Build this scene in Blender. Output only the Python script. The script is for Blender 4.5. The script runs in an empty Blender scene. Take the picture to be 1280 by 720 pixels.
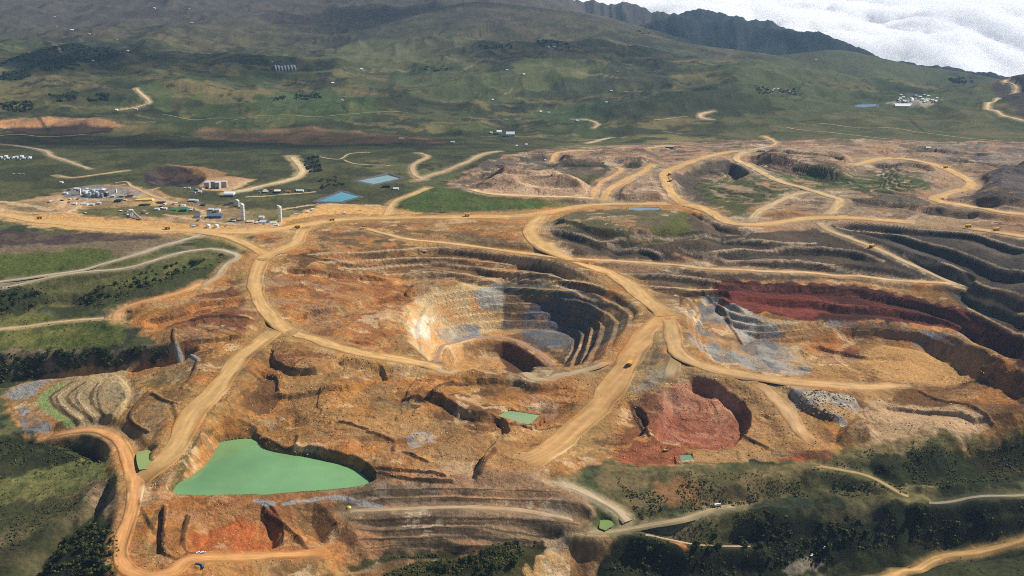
import bpy, bmesh, math, random
import numpy as np
random.seed(7)
RNG = np.random.default_rng(11)
SC = bpy.context.scene
COL = SC.collection

# ---------------------------------------------------------------- camera, sky, sun, exposure
CAM_Z = 500.0
FPX = 1372.0                      # focal length in photograph pixels (1280 wide)
PITCH = math.radians(16.25)
cam_d = bpy.data.cameras.new("camera")
cam = bpy.data.objects.new("camera", cam_d)
COL.objects.link(cam)
cam.location = (0, 0, CAM_Z)
cam.rotation_euler = (math.pi / 2 - PITCH, 0, 0)
cam_d.sensor_width = 36.0
cam_d.lens = 36.0 * FPX / 1280.0
cam_d.clip_start = 1.0
cam_d.clip_end = 300000.0
SC.camera = cam

SUN_EL = math.radians(45.0)
SUN_AZ = math.radians(68.0)       # clockwise from +Y (the viewing direction): from the right, slightly beyond
world = bpy.data.worlds.new("World")
SC.world = world
world.use_nodes = True
wn = world.node_tree
wn.nodes.clear()
sky_n = wn.nodes.new("ShaderNodeTexSky")
sky_n.sky_type = 'NISHITA'
sky_n.sun_disc = False
sky_n.sun_elevation = SUN_EL
sky_n.sun_rotation = SUN_AZ
sky_n.altitude = 3800.0
bg = wn.nodes.new("ShaderNodeBackground")
bg.inputs['Strength'].default_value = 0.055
wo = wn.nodes.new("ShaderNodeOutputWorld")
wn.links.new(sky_n.outputs[0], bg.inputs[0])
wn.links.new(bg.outputs[0], wo.inputs[0])
sun_d = bpy.data.lights.new("sun", 'SUN')
sun_d.energy = 4.6
sun_d.angle = math.radians(0.5)
sun_d.color = (1.0, 0.95, 0.88)
sun = bpy.data.objects.new("sun", sun_d)
COL.objects.link(sun)
sun.rotation_euler = (math.pi / 2 - SUN_EL, 0, -SUN_AZ + math.pi)
SC.view_settings.view_transform = 'Standard'
SC.view_settings.look = 'None'
SC.view_settings.exposure = 0.5
SC.view_settings.gamma = 1.0
SC.view_settings.use_curve_mapping = False
SC.cycles.use_denoising = False
SC.cycles.filter_width = 1.0
SC.cycles.max_bounces = 24
SC.cycles.diffuse_bounces = 6
SC.cycles.volume_bounces = 22

# ---------------------------------------------------------------- noise
LATTICE = {}
def value_noise(x, y, seed):
    N = 256
    if seed not in LATTICE: LATTICE[seed] = np.random.default_rng(seed).random(N * N).astype(np.float32)
    g = LATTICE[seed]
    x = np.asarray(x, np.float32); y = np.asarray(y, np.float32)
    fx = np.floor(x); fy = np.floor(y); xi = fx.astype(np.int32); yi = fy.astype(np.int32)
    fx = x - fx; fy = y - fy
    fx = fx * fx * (3 - 2 * fx); fy = fy * fy * (3 - 2 * fy)
    x0 = xi & 255; x1 = (xi + 1) & 255; y0 = (yi & 255) << 8; y1 = ((yi + 1) & 255) << 8
    a = g[y0 + x0]; b = g[y0 + x1]; c = g[y1 + x0]; d = g[y1 + x1]
    a += (b - a) * fx; c += (d - c) * fx
    return a + (c - a) * fy
def fbm(x, y, size, octs=4, seed=0, gain=0.5):
    s = 0; amp = 1; tot = 0
    c, sn = math.cos(0.6), math.sin(0.6)
    x = x / size; y = y / size
    for k in range(octs):
        s = s + amp * value_noise(x + 17.3 * k, y + 9.1 * k, seed * 31 + k); tot += amp
        x, y = (x * c - y * sn) * 2.03, (x * sn + y * c) * 2.03; amp *= gain
    return s / tot                       # 0..1
def ridged(x, y, size, octs=4, seed=0):
    s = 0; amp = 1; tot = 0
    x = x / size; y = y / size
    for k in range(octs):
        n = 1 - np.abs(2 * value_noise(x + 5.7 * k, y + 3.9 * k, seed * 37 + k) - 1)
        s = s + amp * n * n; tot += amp; x = x * 2.07 + 0.3; y = y * 2.07 + 0.7; amp *= 0.5
    return s / tot
def sstep(a, b, v):
    t = np.clip((v - a) / (b - a), 0, 1)
    return t * t * (3 - 2 * t)

# ---------------------------------------------------------------- terrain grid: columns u = x/y, rows of constant y
U = np.concatenate([np.linspace(-0.68, -0.535, 26)[:-1], np.linspace(-0.535, -0.48, 40)[:-1], np.linspace(-0.48, 0.48, 940), np.linspace(0.48, 0.535, 40)[1:], np.linspace(0.535, 0.68, 26)[1:]])
NC = len(U)
NN = 1010
ang = np.linspace(math.atan(620 / 900.0), math.atan(555 / 3300.0), NN - 40)
ang = np.concatenate([np.linspace(math.atan(590 / 640.0), ang[0], 41)[:-1], ang])
near = (500 + np.interp(ang, [ang[-1], ang[0]], [55, 110])) / np.tan(ang)
far = np.geomspace(near[-1], 10900, 260)[1:]
YR = np.concatenate([near, far])
NR = len(YR)
GX = (U[None, :] * YR[:, None]).astype(np.float32)
GY = np.repeat(YR[:, None], NC, 1).astype(np.float32)
cp, sp = math.cos(PITCH), math.sin(PITCH)
def ray(px, py):
    a = (px - 640.0) / FPX; b = (360.0 - py) / FPX
    return np.array([a, cp + b * sp, -sp + b * cp])
def at_y(px, py, y):
    d = ray(px, py); t = y / d[1]
    return np.array([d[0] * t, y, CAM_Z + d[2] * t])
def at_z(px, py, z):
    d = ray(px, py); t = (z - CAM_Z) / d[2]
    return np.array([d[0] * t, d[1] * t, z])

# smooth base of the land: control points (px, py, z) near and (px, py, distance) far
CZ = [
 (-120,720,-215),(0,720,-212),(0,650,-190),(0,600,-166),(0,540,-150),(0,490,-128),(0,440,-85),(0,400,-62),(0,350,-35),(0,310,-8),(0,275,0),(0,225,4),(0,185,8),
 (-150,500,-120),(-150,350,-30),(-150,250,0),
 (70,720,-200),(75,640,-170),(80,590,-150),(90,540,-125),(90,490,-108),(100,430,-74),(80,360,-40),
 (150,720,-155),(160,640,-126),(165,600,-113),(150,540,-106),(180,470,-86),(200,430,-62),(180,380,-40),(170,320,-12),(170,280,0),(180,230,5),(180,190,10),
 (240,720,-150),(250,640,-122),(235,530,-84),(280,480,-68),(250,400,-42),(240,330,-16),
 (320,720,-162),(320,660,-135),(320,618,-116),(330,545,-106),(330,500,-88),(340,450,-60),(350,410,-44),(320,350,-22),(330,315,-6),(345,285,0),(340,230,2),(340,190,10),
 (420,720,-188),(420,690,-160),(420,640,-134),(420,560,-106),(410,470,-66),(420,420,-52),(420,360,-36),(420,325,-16),
 (500,720,-205),(500,697,-168),(500,675,-160),(480,640,-140),(480,605,-114),(480,545,-101),(480,500,-86),(480,455,-66),(480,400,-54),(480,350,-42),(480,312,-14),(480,275,-4),(480,225,2),(480,190,10),
 (600,720,-222),(600,690,-172),(600,672,-158),(600,640,-138),(600,600,-113),(600,540,-104),(600,500,-92),(600,465,-74),(600,350,-46),(600,310,-14),(600,272,-3),(600,220,5),(600,190,12),
 (690,720,-228),(680,680,-178),(690,650,-150),(690,603,-113),(680,540,-104),(670,500,-94),(680,466,-76),(700,360,-52),(700,322,-18),(690,270,-3),(690,215,12),
 (740,720,-240),(745,670,-168),(770,640,-152),(760,600,-128),(760,575,-115),(780,500,-92),(800,440,-66),(830,395,-50),(790,355,-44),(790,304,-8),(790,322,-28),(800,257,0),(800,205,14),
 (840,720,-228),(840,690,-208),(840,655,-163),(850,610,-134),(850,580,-115),(870,520,-98),(870,450,-64),(880,370,-56),(870,337,-34),(880,318,-16),(880,300,-6),(900,275,2),(900,210,14),
 (950,720,-208),(950,690,-214),(950,634,-158),(950,600,-130),(950,577,-112),(960,520,-95),(960,475,-76),(950,420,-80),(950,380,-64),(950,340,-38),(950,300,-6),(950,285,0),(950,230,12),(950,185,18),
 (1040,720,-196),(1040,695,-206),(1040,680,-212),(1040,626,-152),(1040,590,-128),(1030,565,-104),(1040,520,-92),(1040,478,-78),(1040,430,-98),(1040,400,-80),(1040,345,-44),(1040,305,-16),(1030,272,6),
 (1110,720,-190),(1120,695,-198),(1110,678,-214),(1120,622,-152),(1110,590,-132),(1110,552,-100),(1100,505,-92),(1110,450,-98),(1110,400,-82),(1110,352,-50),(1110,318,-20),(1100,275,8),(1100,220,16),(1100,185,22),
 (1200,700,-188),(1190,680,-200),(1190,660,-205),(1200,622,-156),(1200,575,-125),(1195,543,-92),(1200,490,-92),(1200,440,-97),(1200,400,-74),(1197,356,-46),(1200,314,-4),(1200,285,12),(1190,240,16),(1200,195,22),
 (1280,720,-182),(1280,676,-182),(1280,655,-190),(1280,616,-156),(1280,570,-125),(1280,530,-82),(1280,490,-82),(1280,440,-58),(1280,400,-36),(1280,372,-18),(1280,340,2),(1280,300,14),(1280,240,18),(1280,190,24),
 (1400,700,-180),(1400,600,-140),(1400,500,-70),(1400,400,-20),(1400,300,20),(1400,200,28),(-120,600,-170),
]
CY = []
for x in (-140, 0, 140, 280, 420, 560, 680):
    for (y, D) in ((165,3550),(145,3830),(120,4330),(90,4980),(60,5850),(30,7050),(0,8500),(-25,10400)):
        CY.append((x, y, D))
CY += [(790,165,3550),(790,145,3850),(800,120,4350),(800,90,5000),(790,60,5900),(900,165,3500),(900,140,3900),(920,110,4550),(900,85,5100),
       (1040,165,3450),(1040,140,3850),(1050,115,4400),(1040,95,5000),(1160,165,3400),(1160,130,4000),(1160,110,4600),(1280,165,3350),(1280,130,3900),(1400,165,3350),(1400,110,4300)]
CZ = [(x, y, z if z > -110 else -110 + (z + 110) * 0.47) for x, y, z in CZ]        # the ground in front falls gently
pts = [at_z(*c) for c in CZ] + [at_y(*c) for c in CY]
pts += [np.array(p, float) for p in ((900,7600,-150),(1900,6800,-230),(2700,5800,-260),(3900,5600,-300),(1500,9000,-450),(2900,8200,-600),(4200,8000,-700),(5400,8000,-800),
        (3000,10900,-950),(5000,10900,-950),(6800,10900,-950),(1800,10900,-800),(600,9200,-60),(300,10900,-100))]
pts = np.array(pts)
def warp_uv(x, y):
    return np.stack([1.25 * x / y, np.log(y)], -1)
def rbf_fit(p, eps=0.035):
    q = warp_uv(p[:, 0], p[:, 1]); n = len(p)
    d = np.sqrt(((q[:, None] - q[None]) ** 2).sum(-1) + eps * eps)
    A = np.zeros((n + 3, n + 3)); A[:n, :n] = d - 0.0008 * np.eye(n)
    A[:n, n] = 1; A[:n, n + 1:] = q; A[n, :n] = 1; A[n + 1:, :n] = q.T
    w = np.linalg.solve(A, np.concatenate([p[:, 2], np.zeros(3)]))
    return q, w, eps
def rbf_eval(fit, x, y):
    q, w, eps = fit; n = len(q)
    a = (1.25 * x / y).astype(np.float32); b = np.log(y).astype(np.float32)
    o = w[n] + w[n + 1] * a + w[n + 2] * b
    for i in range(n):
        o = o + np.float32(w[i]) * np.sqrt((a - np.float32(q[i, 0])) ** 2 + (b - np.float32(q[i, 1])) ** 2 + np.float32(eps * eps))
    return o
fit = rbf_fit(pts)
# coarse evaluation, cubic upsampling by rows/cols through a 2x2-subsampled grid
H = rbf_eval(fit, GX[::4, ::4], GY[::4, ::4])
def upsample(a, nr, nc):
    def up1(m, n):                                  # along axis 0: midpoints by 4-point cubic
        o = np.empty((n,) + m.shape[1:], np.float64); k = m.shape[0]
        o[0::2] = m[: len(o[0::2])]
        e = np.concatenate([m[:1] * 2 - m[1:2], m, m[-1:] * 2 - m[-2:-1], m[-1:] * 3 - m[-2:-1] * 2])
        mid = (-e[0:k] + 9 * e[1:k + 1] + 9 * e[2:k + 2] - e[3:k + 3]) / 16
        o[1::2] = mid[: len(o[1::2])]
        return o
    b = up1(a, nr)
    return up1(b.T, nc).T
H = upsample(H, (NR + 1) // 2, (NC + 1) // 2)
H = upsample(H, NR, NC)
BENCH = np.zeros(H.shape, np.float32)

def hsample(x, y):
    x = np.asarray(x, float); y = np.asarray(y, float)
    fr = np.interp(y, YR, np.arange(NR)); fc = np.interp(x / np.maximum(y, 1), U, np.arange(NC))
    r0 = np.clip(fr.astype(int), 0, NR - 2); c0 = np.clip(fc.astype(int), 0, NC - 2)
    a = fr - r0; b = fc - c0
    return (H[r0, c0] * (1 - a) * (1 - b) + H[r0 + 1, c0] * a * (1 - b) + H[r0, c0 + 1] * (1 - a) * b + H[r0 + 1, c0 + 1] * a * b)
def on_ground(px, py):
    """first point of the land along the sight line through a place of the photograph"""
    d = ray(px, py)
    y = YR; x = d[0] / d[1] * y; z = CAM_Z + d[2] / d[1] * y
    h = hsample(x, y)
    i = np.nonzero(z <= h)[0]
    if len(i) == 0:
        return np.array([x[-1], y[-1], h[-1]])
    i = i[0]
    if i == 0:
        return np.array([x[0], y[0], h[0]])
    g0 = z[i - 1] - h[i - 1]; g1 = z[i] - h[i]; t = g0 / (g0 - g1)
    yy = y[i - 1] + t * (y[i] - y[i - 1])
    return np.array([d[0] / d[1] * yy, yy, hsample(d[0] / d[1] * yy, yy)])
def W(pl):
    return np.array([on_ground(*p[:2]) for p in pl])
def window(P, m):
    y0, y1 = P[:, 1].min() - m, P[:, 1].max() + m
    r0 = max(0, np.searchsorted(YR, y0) - 1); r1 = min(NR, np.searchsorted(YR, y1) + 1)
    us = []
    for x in (P[:, 0].min() - m, P[:, 0].max() + m):
        for y in (max(y0, 300), y1): us.append(x / y)
    c0 = max(0, np.searchsorted(U, min(us)) - 1); c1 = min(NC, np.searchsorted(U, max(us)) + 1)
    return slice(r0, max(r1, r0 + 1)), slice(c0, max(c1, c0 + 1))
def line_dist(X, Y, P, closed=False):
    """distance to a polyline, and the arc length of the nearest point (open lines)"""
    X = np.asarray(X, np.float32); Y = np.asarray(Y, np.float32)
    best = np.full(X.shape, 1e18, np.float32); S = None if closed else np.zeros(X.shape, np.float32); s0 = 0.0
    n = len(P); m = n if closed else n - 1; f = np.float32
    for i in range(m):
        a = P[i, :2]; b = P[(i + 1) % n, :2]; ab = b - a; L2 = float(ab @ ab) + 1e-9; L = math.sqrt(L2)
        dx = X - f(a[0]); dy = Y - f(a[1])
        t = dx * f(ab[0] / L2); t += dy * f(ab[1] / L2); np.clip(t, 0, 1, out=t)
        dx -= t * f(ab[0]); dy -= t * f(ab[1]); dx *= dx; dy *= dy; dx += dy
        if closed: np.minimum(best, dx, out=best)
        else:
            k = dx < best; best[k] = dx[k]; S[k] = f(s0) + t[k] * f(L); s0 += L
    return np.sqrt(best), S
def inside(X, Y, P):
    r = np.zeros(X.shape, bool); n = len(P)
    for i in range(n):
        x0, y0 = P[i, :2]; x1, y1 = P[(i + 1) % n, :2]
        if y0 == y1: continue
        k = ((y0 > Y) != (y1 > Y)) & (X < (x1 - x0) * (Y - y0) / (y1 - y0) + x0)
        r ^= k
    return r
def smooth_line(P, step=12.0, closed=False):
    P = np.asarray(P, float); out = []; n = len(P)
    for i in range(n if closed else n - 1):
        if closed: p0, p1, p2, p3 = P[i - 1], P[i], P[(i + 1) % n], P[(i + 2) % n]
        else: p0, p1, p2, p3 = P[max(i - 1, 0)], P[i], P[i + 1], P[min(i + 2, n - 1)]
        k = max(1, int(np.linalg.norm((p2 - p1)[:2]) / step))
        for j in range(k):
            t = j / k
            out.append(0.5 * (2 * p1 + (p2 - p0) * t + (2 * p0 - 5 * p1 + 4 * p2 - p3) * t * t + (3 * p1 - p0 - 3 * p2 + p3) * t ** 3))
    if not closed: out.append(P[-1])
    return np.array(out)
def sdist(P, m):
    """signed distance to a closed outline (inside positive) on the window of the grid that holds it"""
    w = window(P, m); X = GX[w]; Y = GY[w]
    d, _ = line_dist(X, Y, P, True)
    return w, np.where(inside(X, Y, P), d, -d)

# ---------------------------------------------------------------- hills and far mountains
def mountain(crest, slope, rough, seed, jag=0.0):
    """raise the land to a crest line given as (px, py, distance)"""
    P = smooth_line(np.array([at_y(*c) for c in crest]), 60)
    m = 4200
    w = window(P, m); X, Y = GX[w], GY[w]
    n1 = fbm(X, Y, 420, 4, seed) - 0.5
    d, s = line_dist(X + n1 * 160, Y + n1 * 160, P)
    L = np.concatenate([[0], np.cumsum(np.linalg.norm(np.diff(P[:, :2], axis=0), axis=1))])
    zc = np.interp(s, L, P[:, 2])
    if jag: zc = zc + (fbm(s, s * 0 + seed, 150, 4, seed + 60, 0.65) - 0.5) * jag
    gul = 0.6 * ridged(X, Y * 0.7, 420, 5, seed + 3) + 0.4 * ridged(X + Y * 0.4, Y, 150, 4, seed + 13)
    z = zc - slope * (np.sqrt(d * d + 60 ** 2) - 60) - 0.00009 * d * d - (1 - gul) * rough * np.clip(d / 260, 0.0, 1.2)
    H[w] = np.maximum(H[w], z)
# rolling relief
def rolling():
    far_w = sstep(2900, 4300, GY)
    n = fbm(GX, GY, 900, 4, 1) - 0.5
    r = ridged(GX + 120 * n, GY * 0.8, 700, 4, 2)
    global H
    H = H + far_w * (n * 120 + (r - 0.45) * 80 + (ridged(GX + 60 * n, GY * 0.8, 260, 4, 3) - 0.45) * 30 + (fbm(GX, GY, 120, 4, 4) - 0.5) * 20)
rolling()
mountain([(560,-8,10200),(640,-1,10200),(725,0,10200),(735,2,10200),(760,6,10200),(785,6,10200),(800,9,10200),(835,16,10200),(866,13,10200),(900,20,10200),(925,22,10200),(940,27,10200),(960,24,10200),(990,40,10200)], 0.5, 120, 5, 110)
mountain([(760,48,8000),(800,36,8000),(825,24,8000),(845,19,8000),(862,22,8000),(880,27,8000),(900,25,8000),(920,23,8000),(940,29,8000),(965,35,7900),(1000,38,7800),(1020,40,7700),(1030,43,7600),(1045,48,7500),(1080,62,7400),(1110,70,7300),(1150,80,7200),(1200,87,7100),(1250,96,7000),(1300,110,6900)], 0.52, 120, 6, 60)
mountain([(600,2,6900),(680,10,6800),(720,17,6600),(760,29,6400),(810,43,6300),(860,54,6200),(920,62,6100),(960,68,6000)], 0.10, 20, 7)
mountain([(940,74,6000),(1000,66,6000),(1050,63,6000),(1095,71,6000),(1150,82,6000),(1200,90,5900),(1248,99,5800)], 0.16, 30, 8)
mountain([(1258,100,4700),(1270,95,4700),(1285,92,4700),(1340,84,4600),(1420,80,4600)], 0.28, 25, 9)
mountain([(620,122,4700),(655,116,4750),(700,105,4800),(730,98,4850),(755,99,4900),(790,87,4950),(810,97,4950),(840,103,4950)], 0.30, 30, 10)
mountain([(735,140,4000),(790,130,4050),(840,118,4100),(880,114,4150),(920,113,4150),(960,124,4100)], 0.26, 25, 12)

# ---------------------------------------------------------------- digging and heaping
def basin(poly, depth, slope=1.0, wob=6, seed=3, flat_z=None, m=10):
    P = smooth_line(W(poly), 15, True)
    w, d = sdist(P, 30)
    n = (fbm(GX[w], GY[w], 45, 3, seed) - 0.5) * 2 * wob
    d = d + n * (d > -wob)
    if flat_z is not None:
        f = np.clip(d * slope, 0, None)
        H[w] = np.where(d > 0, np.minimum(H[w], np.maximum(H[w] - f, flat_z)), H[w])
    else:
        H[w] -= np.clip(d * slope, 0, depth)
def mound(poly, height, slope=0.7, wob=5, seed=4):
    P = smooth_line(W(poly), 12, True)
    w, d = sdist(P, 20)
    d = d + (fbm(GX[w], GY[w], 40, 3, seed) - 0.5) * 2 * wob
    H[w] += np.clip(d * slope, 0, height)
def gully(line, width, depth, seed=5, wob=14):
    P = smooth_line(W(line), 25)
    w = window(P, width + wob + 5); X, Y = GX[w], GY[w]
    d, _ = line_dist(X, Y, P)
    d = np.clip(d + (fbm(X, Y, 60, 4, seed) - 0.5) * 2 * wob, 0, None)
    t = 1 - sstep(0.15 * width, width, d)
    H[w] -= depth * t
def scarp(line, drop, reach, face=6, seed=6, wob=7):
    """a cliff: land on the right of the line (walking along it) drops and comes back over `reach` metres"""
    P = smooth_line(W(line), 14)
    w = window(P, reach + 20); X, Y = GX[w], GY[w]
    best = np.full(X.shape, 1e18); side = np.zeros(X.shape)
    tt = np.zeros(X.shape); n = len(P)
    for i in range(n - 1):
        a = P[i, :2]; ab = P[i + 1, :2] - a; L2 = float(ab @ ab) + 1e-9
        t = np.clip(((X - a[0]) * ab[0] + (Y - a[1]) * ab[1]) / L2, 0, 1)
        d = (X - a[0] - t * ab[0]) ** 2 + (Y - a[1] - t * ab[1]) ** 2
        k = d < best; best = np.where(k, d, best)
        side = np.where(k, (Y - a[1]) * ab[0] - (X - a[0]) * ab[1], side); tt = np.where(k, (i + t) / (n - 1), tt)
    d = np.sqrt(best) * np.where(side < 0, 1, -1) + (fbm(X, Y, 26, 3, seed) - 0.5) * 2 * wob
    ends = np.clip(np.minimum(tt, 1 - tt) * 8, 0, 1)
    H[w] -= drop * ends * np.clip(d / face, 0, 1) * (1 - sstep(face, reach, d))
def bund(line, height, width):
    P = smooth_line(W(line), 10)
    w = window(P, width * 2); d, _ = line_dist(GX[w], GY[w], P)
    H[w] += height * (1 - sstep(0, width, d))
def terrace(poly, step, flat=0.45, soft=18, noise=4.0, seed=8, off=0.0):
    P = smooth_line(W(poly), 20, True)
    w, d = sdist(P, soft)
    m = sstep(-soft, soft, d)
    X, Y = GX[w], GY[w]
    z = H[w] + (fbm(X, Y, 90, 3, seed) - 0.5) * 2 * noise + off
    q = z / step; f0 = np.floor(q); f = q - f0
    t = step * (f0 + np.clip((f - flat) / (0.97 - flat), 0, 1)) - off
    H[w] = H[w] * (1 - m) + t * m
    BENCH[w] = np.maximum(BENCH[w], m * sstep(0.02, 0.08, f) * (1 - sstep(flat - 0.02, flat + 0.12, f)))
def rough(poly, step, size, soft=15, seed=9, K=9, sharp=0.78):
    """broken ground worked into small benches and cuts of about `step` metres"""
    P = smooth_line(W(poly), 20, True)
    w, d = sdist(P, soft); m = sstep(-soft, soft, d); X, Y = GX[w], GY[w]
    n = fbm(X + 1.2 * size * fbm(X, Y, size * .8, 3, seed + 40), Y + 1.2 * size * fbm(X, Y, size * .8, 3, seed + 41), size, 4, seed)
    q = n * K; f0 = np.floor(q); z = f0 + 0.35 * (q - f0) + 0.65 * np.clip((q - f0 - sharp) / (1 - sharp), 0, 1)
    H[w] += m * (z - 0.5 * K) * step
MINE = [(335,288),(420,268),(640,264),(760,248),(860,250),(930,245),(1290,250),(1300,540),(1180,546),(1090,552),(1010,575),(860,580),(760,575),(690,598),(640,600),(700,608),(740,640),(735,668),(690,720),(690,735),(140,735),(150,670),(160,640),(130,590),(150,560),(110,535),(40,545),(10,490),(60,470),(130,455),(210,438),(150,400),(160,380),(250,355),(280,320),(310,310)]
UPPER = [(560,232),(600,205),(690,186),(860,178),(1000,174),(1150,176),(1300,182),(1300,258),(860,256),(760,256),(590,246)]
# the great pit and its benches
rough([(350,330),(500,330),(520,360),(505,420),(470,440),(380,415),(340,390)], 1.6, 100, seed=21)
rough([(330,440),(560,462),(760,470),(740,540),(640,595),(480,600),(250,590),(250,500)], 2.7, 150, seed=22)
rough([(330,440),(560,462),(760,470),(740,540),(640,595),(480,600),(250,590),(250,500)], 0.7, 40, seed=122)
rough([(150,470),(330,430),(300,560),(200,590),(140,540)], 1.5, 80, seed=23)
rough([(230,380),(300,340),(345,400),(300,440),(210,440)], 2.0, 100, seed=24)
rough([(170,600),(480,615),(430,700),(160,730)], 1.1, 60, seed=28)
rough([(780,480),(1000,480),(1040,560),(860,578),(760,570)], 1.7, 80, seed=25)
rough([(1000,420),(1260,430),(1280,530),(1050,545)], 1.6, 100, seed=26)
rough([(600,190),(1280,180),(1280,260),(860,255),(600,240)], 2.6, 140, seed=27)
WALL_LINES = [
 ([(385,318),(460,315),(535,310),(570,312),(640,320),(690,327)], 8, 30), ([(400,327),(495,323),(560,322),(640,330),(727,341),(750,350)], 8, 30), ([(430,335),(520,331),(570,331),(640,340),(715,348),(760,362)], 8, 30), ([(480,343),(540,340),(570,341),(640,351),(705,360),(760,378)], 8, 30),
 ([(672,284),(700,288),(730,294),(752,302),(780,298),(815,296),(865,296),(960,301),(1020,304)], 11, 55), ([(760,306),(800,312),(830,321),(860,330)], 7, 40), ([(850,310),(890,315),(960,313),(1010,309),(1065,313),(1105,327)], 11, 45), ([(880,323),(960,325),(1000,326),(1085,341),(1130,349)], 9, 40),
 ([(720,336),(800,342),(860,346),(900,352)], 8, 40), ([(780,352),(820,358),(870,362),(895,362)], 8, 40),
 ([(1038,277),(1100,281),(1200,290),(1240,299),(1300,312)], 10, 46), ([(1046,284),(1090,290),(1150,301),(1200,315),(1240,331),(1300,350)], 11, 46), ([(1130,318),(1165,329),(1205,341),(1250,362),(1300,384)], 11, 46), ([(1205,360),(1250,382),(1300,408)], 10, 44), ([(1210,385),(1260,412),(1300,436)], 9, 42)]
for k_, (ln, dr, rc) in enumerate(WALL_LINES): scarp(ln, dr * 1.1, rc + 4, dr * 1.05, 150 + k_, 1.5)
DAM_LINES = [[(440,617),(500,612),(560,611),(640,613),(700,616)], [(470,625),(540,622),(620,624),(716,630)], [(440,650),(520,648),(600,648),(690,652),(722,656)], [(450,662),(540,660),(620,662),(700,668)], [(450,674),(530,672),(600,673),(670,678)], [(460,685),(540,682),(600,683)]]
for k_, ln in enumerate(DAM_LINES): scarp(ln, 4.5, 17, 5.5, 170 + k_, 1.5)
basin([(515,366),(560,355),(620,347),(700,347),(750,357),(780,369),(800,382),(803,390),(790,410),(772,432),(757,449),(742,458),(700,461),(640,459),(590,459),(560,461),(543,458),(520,443),(505,420),(500,400),(508,380)], 26, 0.42, 4, 41)
basin([(545,372),(590,362),(650,358),(700,362),(735,374),(752,390),(752,410),(742,432),(728,452),(700,458),(640,457),(575,458),(550,452),(532,438),(526,415),(530,392)], 32, 0.6, 4, 45)
terrace([(500,350),(600,338),(700,335),(800,370),(815,392),(770,440),(755,468),(540,472),(490,420)], 12, 0.32, 6, 2.0, 34)
basin([(549,449),(546,439),(560,430),(590,422),(620,420),(645,424),(665,434),(682,445),(694,458),(640,461),(590,461)], 26, 0.8, 2, 42)
# grey and red pit to the right
basin([(860,380),(885,367),(908,364),(925,385),(955,402),(1000,402),(1060,402),(1120,406),(1190,420),(1250,448),(1310,485),(1310,525),(1200,502),(1130,482),(1060,477),(1000,471),(940,462),(893,451),(868,430),(858,402)], 20, 0.7, 5, 43)
terrace([(850,365),(920,360),(960,400),(1000,405),(1000,470),(900,455),(850,420)], 9, 0.4, 10, 2, 35)
# smaller workings
scarp([(900,352),(1000,357),(1100,367),(1200,393),(1285,432)], 12, 40, 8, 52, 3)
scarp([(918,372),(1000,375),(1040,380),(1130,389),(1215,413),(1295,455)], 11, 40, 8, 53, 3)
scarp([(780,668),(850,655),(900,645),(960,640),(1040,634),(1120,632),(1200,634),(1290,629)], 26, 170, 42, 54, 10)
basin([(836,480),(870,472),(905,484),(932,503),(940,525),(928,548),(905,562),(845,557),(815,540),(828,510)], 16, 1.3, 4, 44)
scarp([(586,602),(600,578),(618,557),(632,543),(622,531),(600,528),(572,520),(556,510),(534,500),(510,506)], -13, 70, 7, 45)
basin([(365,633),(392,627),(415,640),(426,665),(431,688),(414,695),(386,680),(370,660)], 15, 0.7, 2, 48)
basin([(229,692),(235,670),(250,652),(285,640),(330,628),(352,650),(356,680),(340,692)], 14, 1.0, 3, 49)
basin([(190,637),(205,633),(204,692),(188,692)], 6, 0.8, 1, 50)
mound([(986,480),(1035,490),(1072,502),(1070,520),(1050,532),(1015,519),(990,507)], 9, 1.2, 3, 51)
mound([(1045,556),(1060,530),(1080,528),(1100,548)], 12, 0.9)
mound([(505,370),(520,355),(560,352),(545,368)], 7, 0.6)
for ln, dr, rc in (
    ([(340,432),(343,450),(360,458),(395,459),(412,454),(428,440)], 9, 60), ([(446,440),(470,449),(480,460),(488,474)], 7, 70),
    ([(350,393),(400,386),(430,382),(470,374),(505,366)], 9, 60), ([(352,338),(385,336),(420,342),(460,344),(495,352)], 7, 50),
    ([(352,400),(385,415),(430,425),(468,428)], 5, 40), ([(180,402),(217,391),(250,378),(280,374),(312,369)], 9, 60), ([(222,428),(270,421),(300,417),(325,410)], 6, 45),
    ([(300,505),(340,492),(380,490),(440,480),(458,474)], 6, 60), ([(262,528),(300,533),(360,527),(362,520)], 5, 40), ([(440,545),(500,548),(535,538),(560,525)], 5, 50),
    ([(640,505),(700,508),(728,500)], 5, 45), ([(300,470),(320,462),(345,470),(350,490)], 6, 40), ([(545,470),(600,474),(650,476),(700,478)], 7, 45),
    ([(770,500),(800,508),(812,528),(796,548)], 9, 50), ([(1010,430),(1050,438),(1085,446),(1120,440)], 5, 40), ([(1100,505),(1150,512),(1220,520),(1262,512)], 6, 60),
    ([(1040,408),(1100,412),(1160,420),(1200,436)], 8, 40), ([(615,205),(650,208),(690,204)], 8, 60), ([(900,196),(960,194),(1050,204),(1065,212)], 9, 60), ([(1085,188),(1150,186),(1240,192)], 7, 70)):
    scarp(ln, dr, rc, 5, 45 + int(ln[0][0]) % 17, 4)
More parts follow.
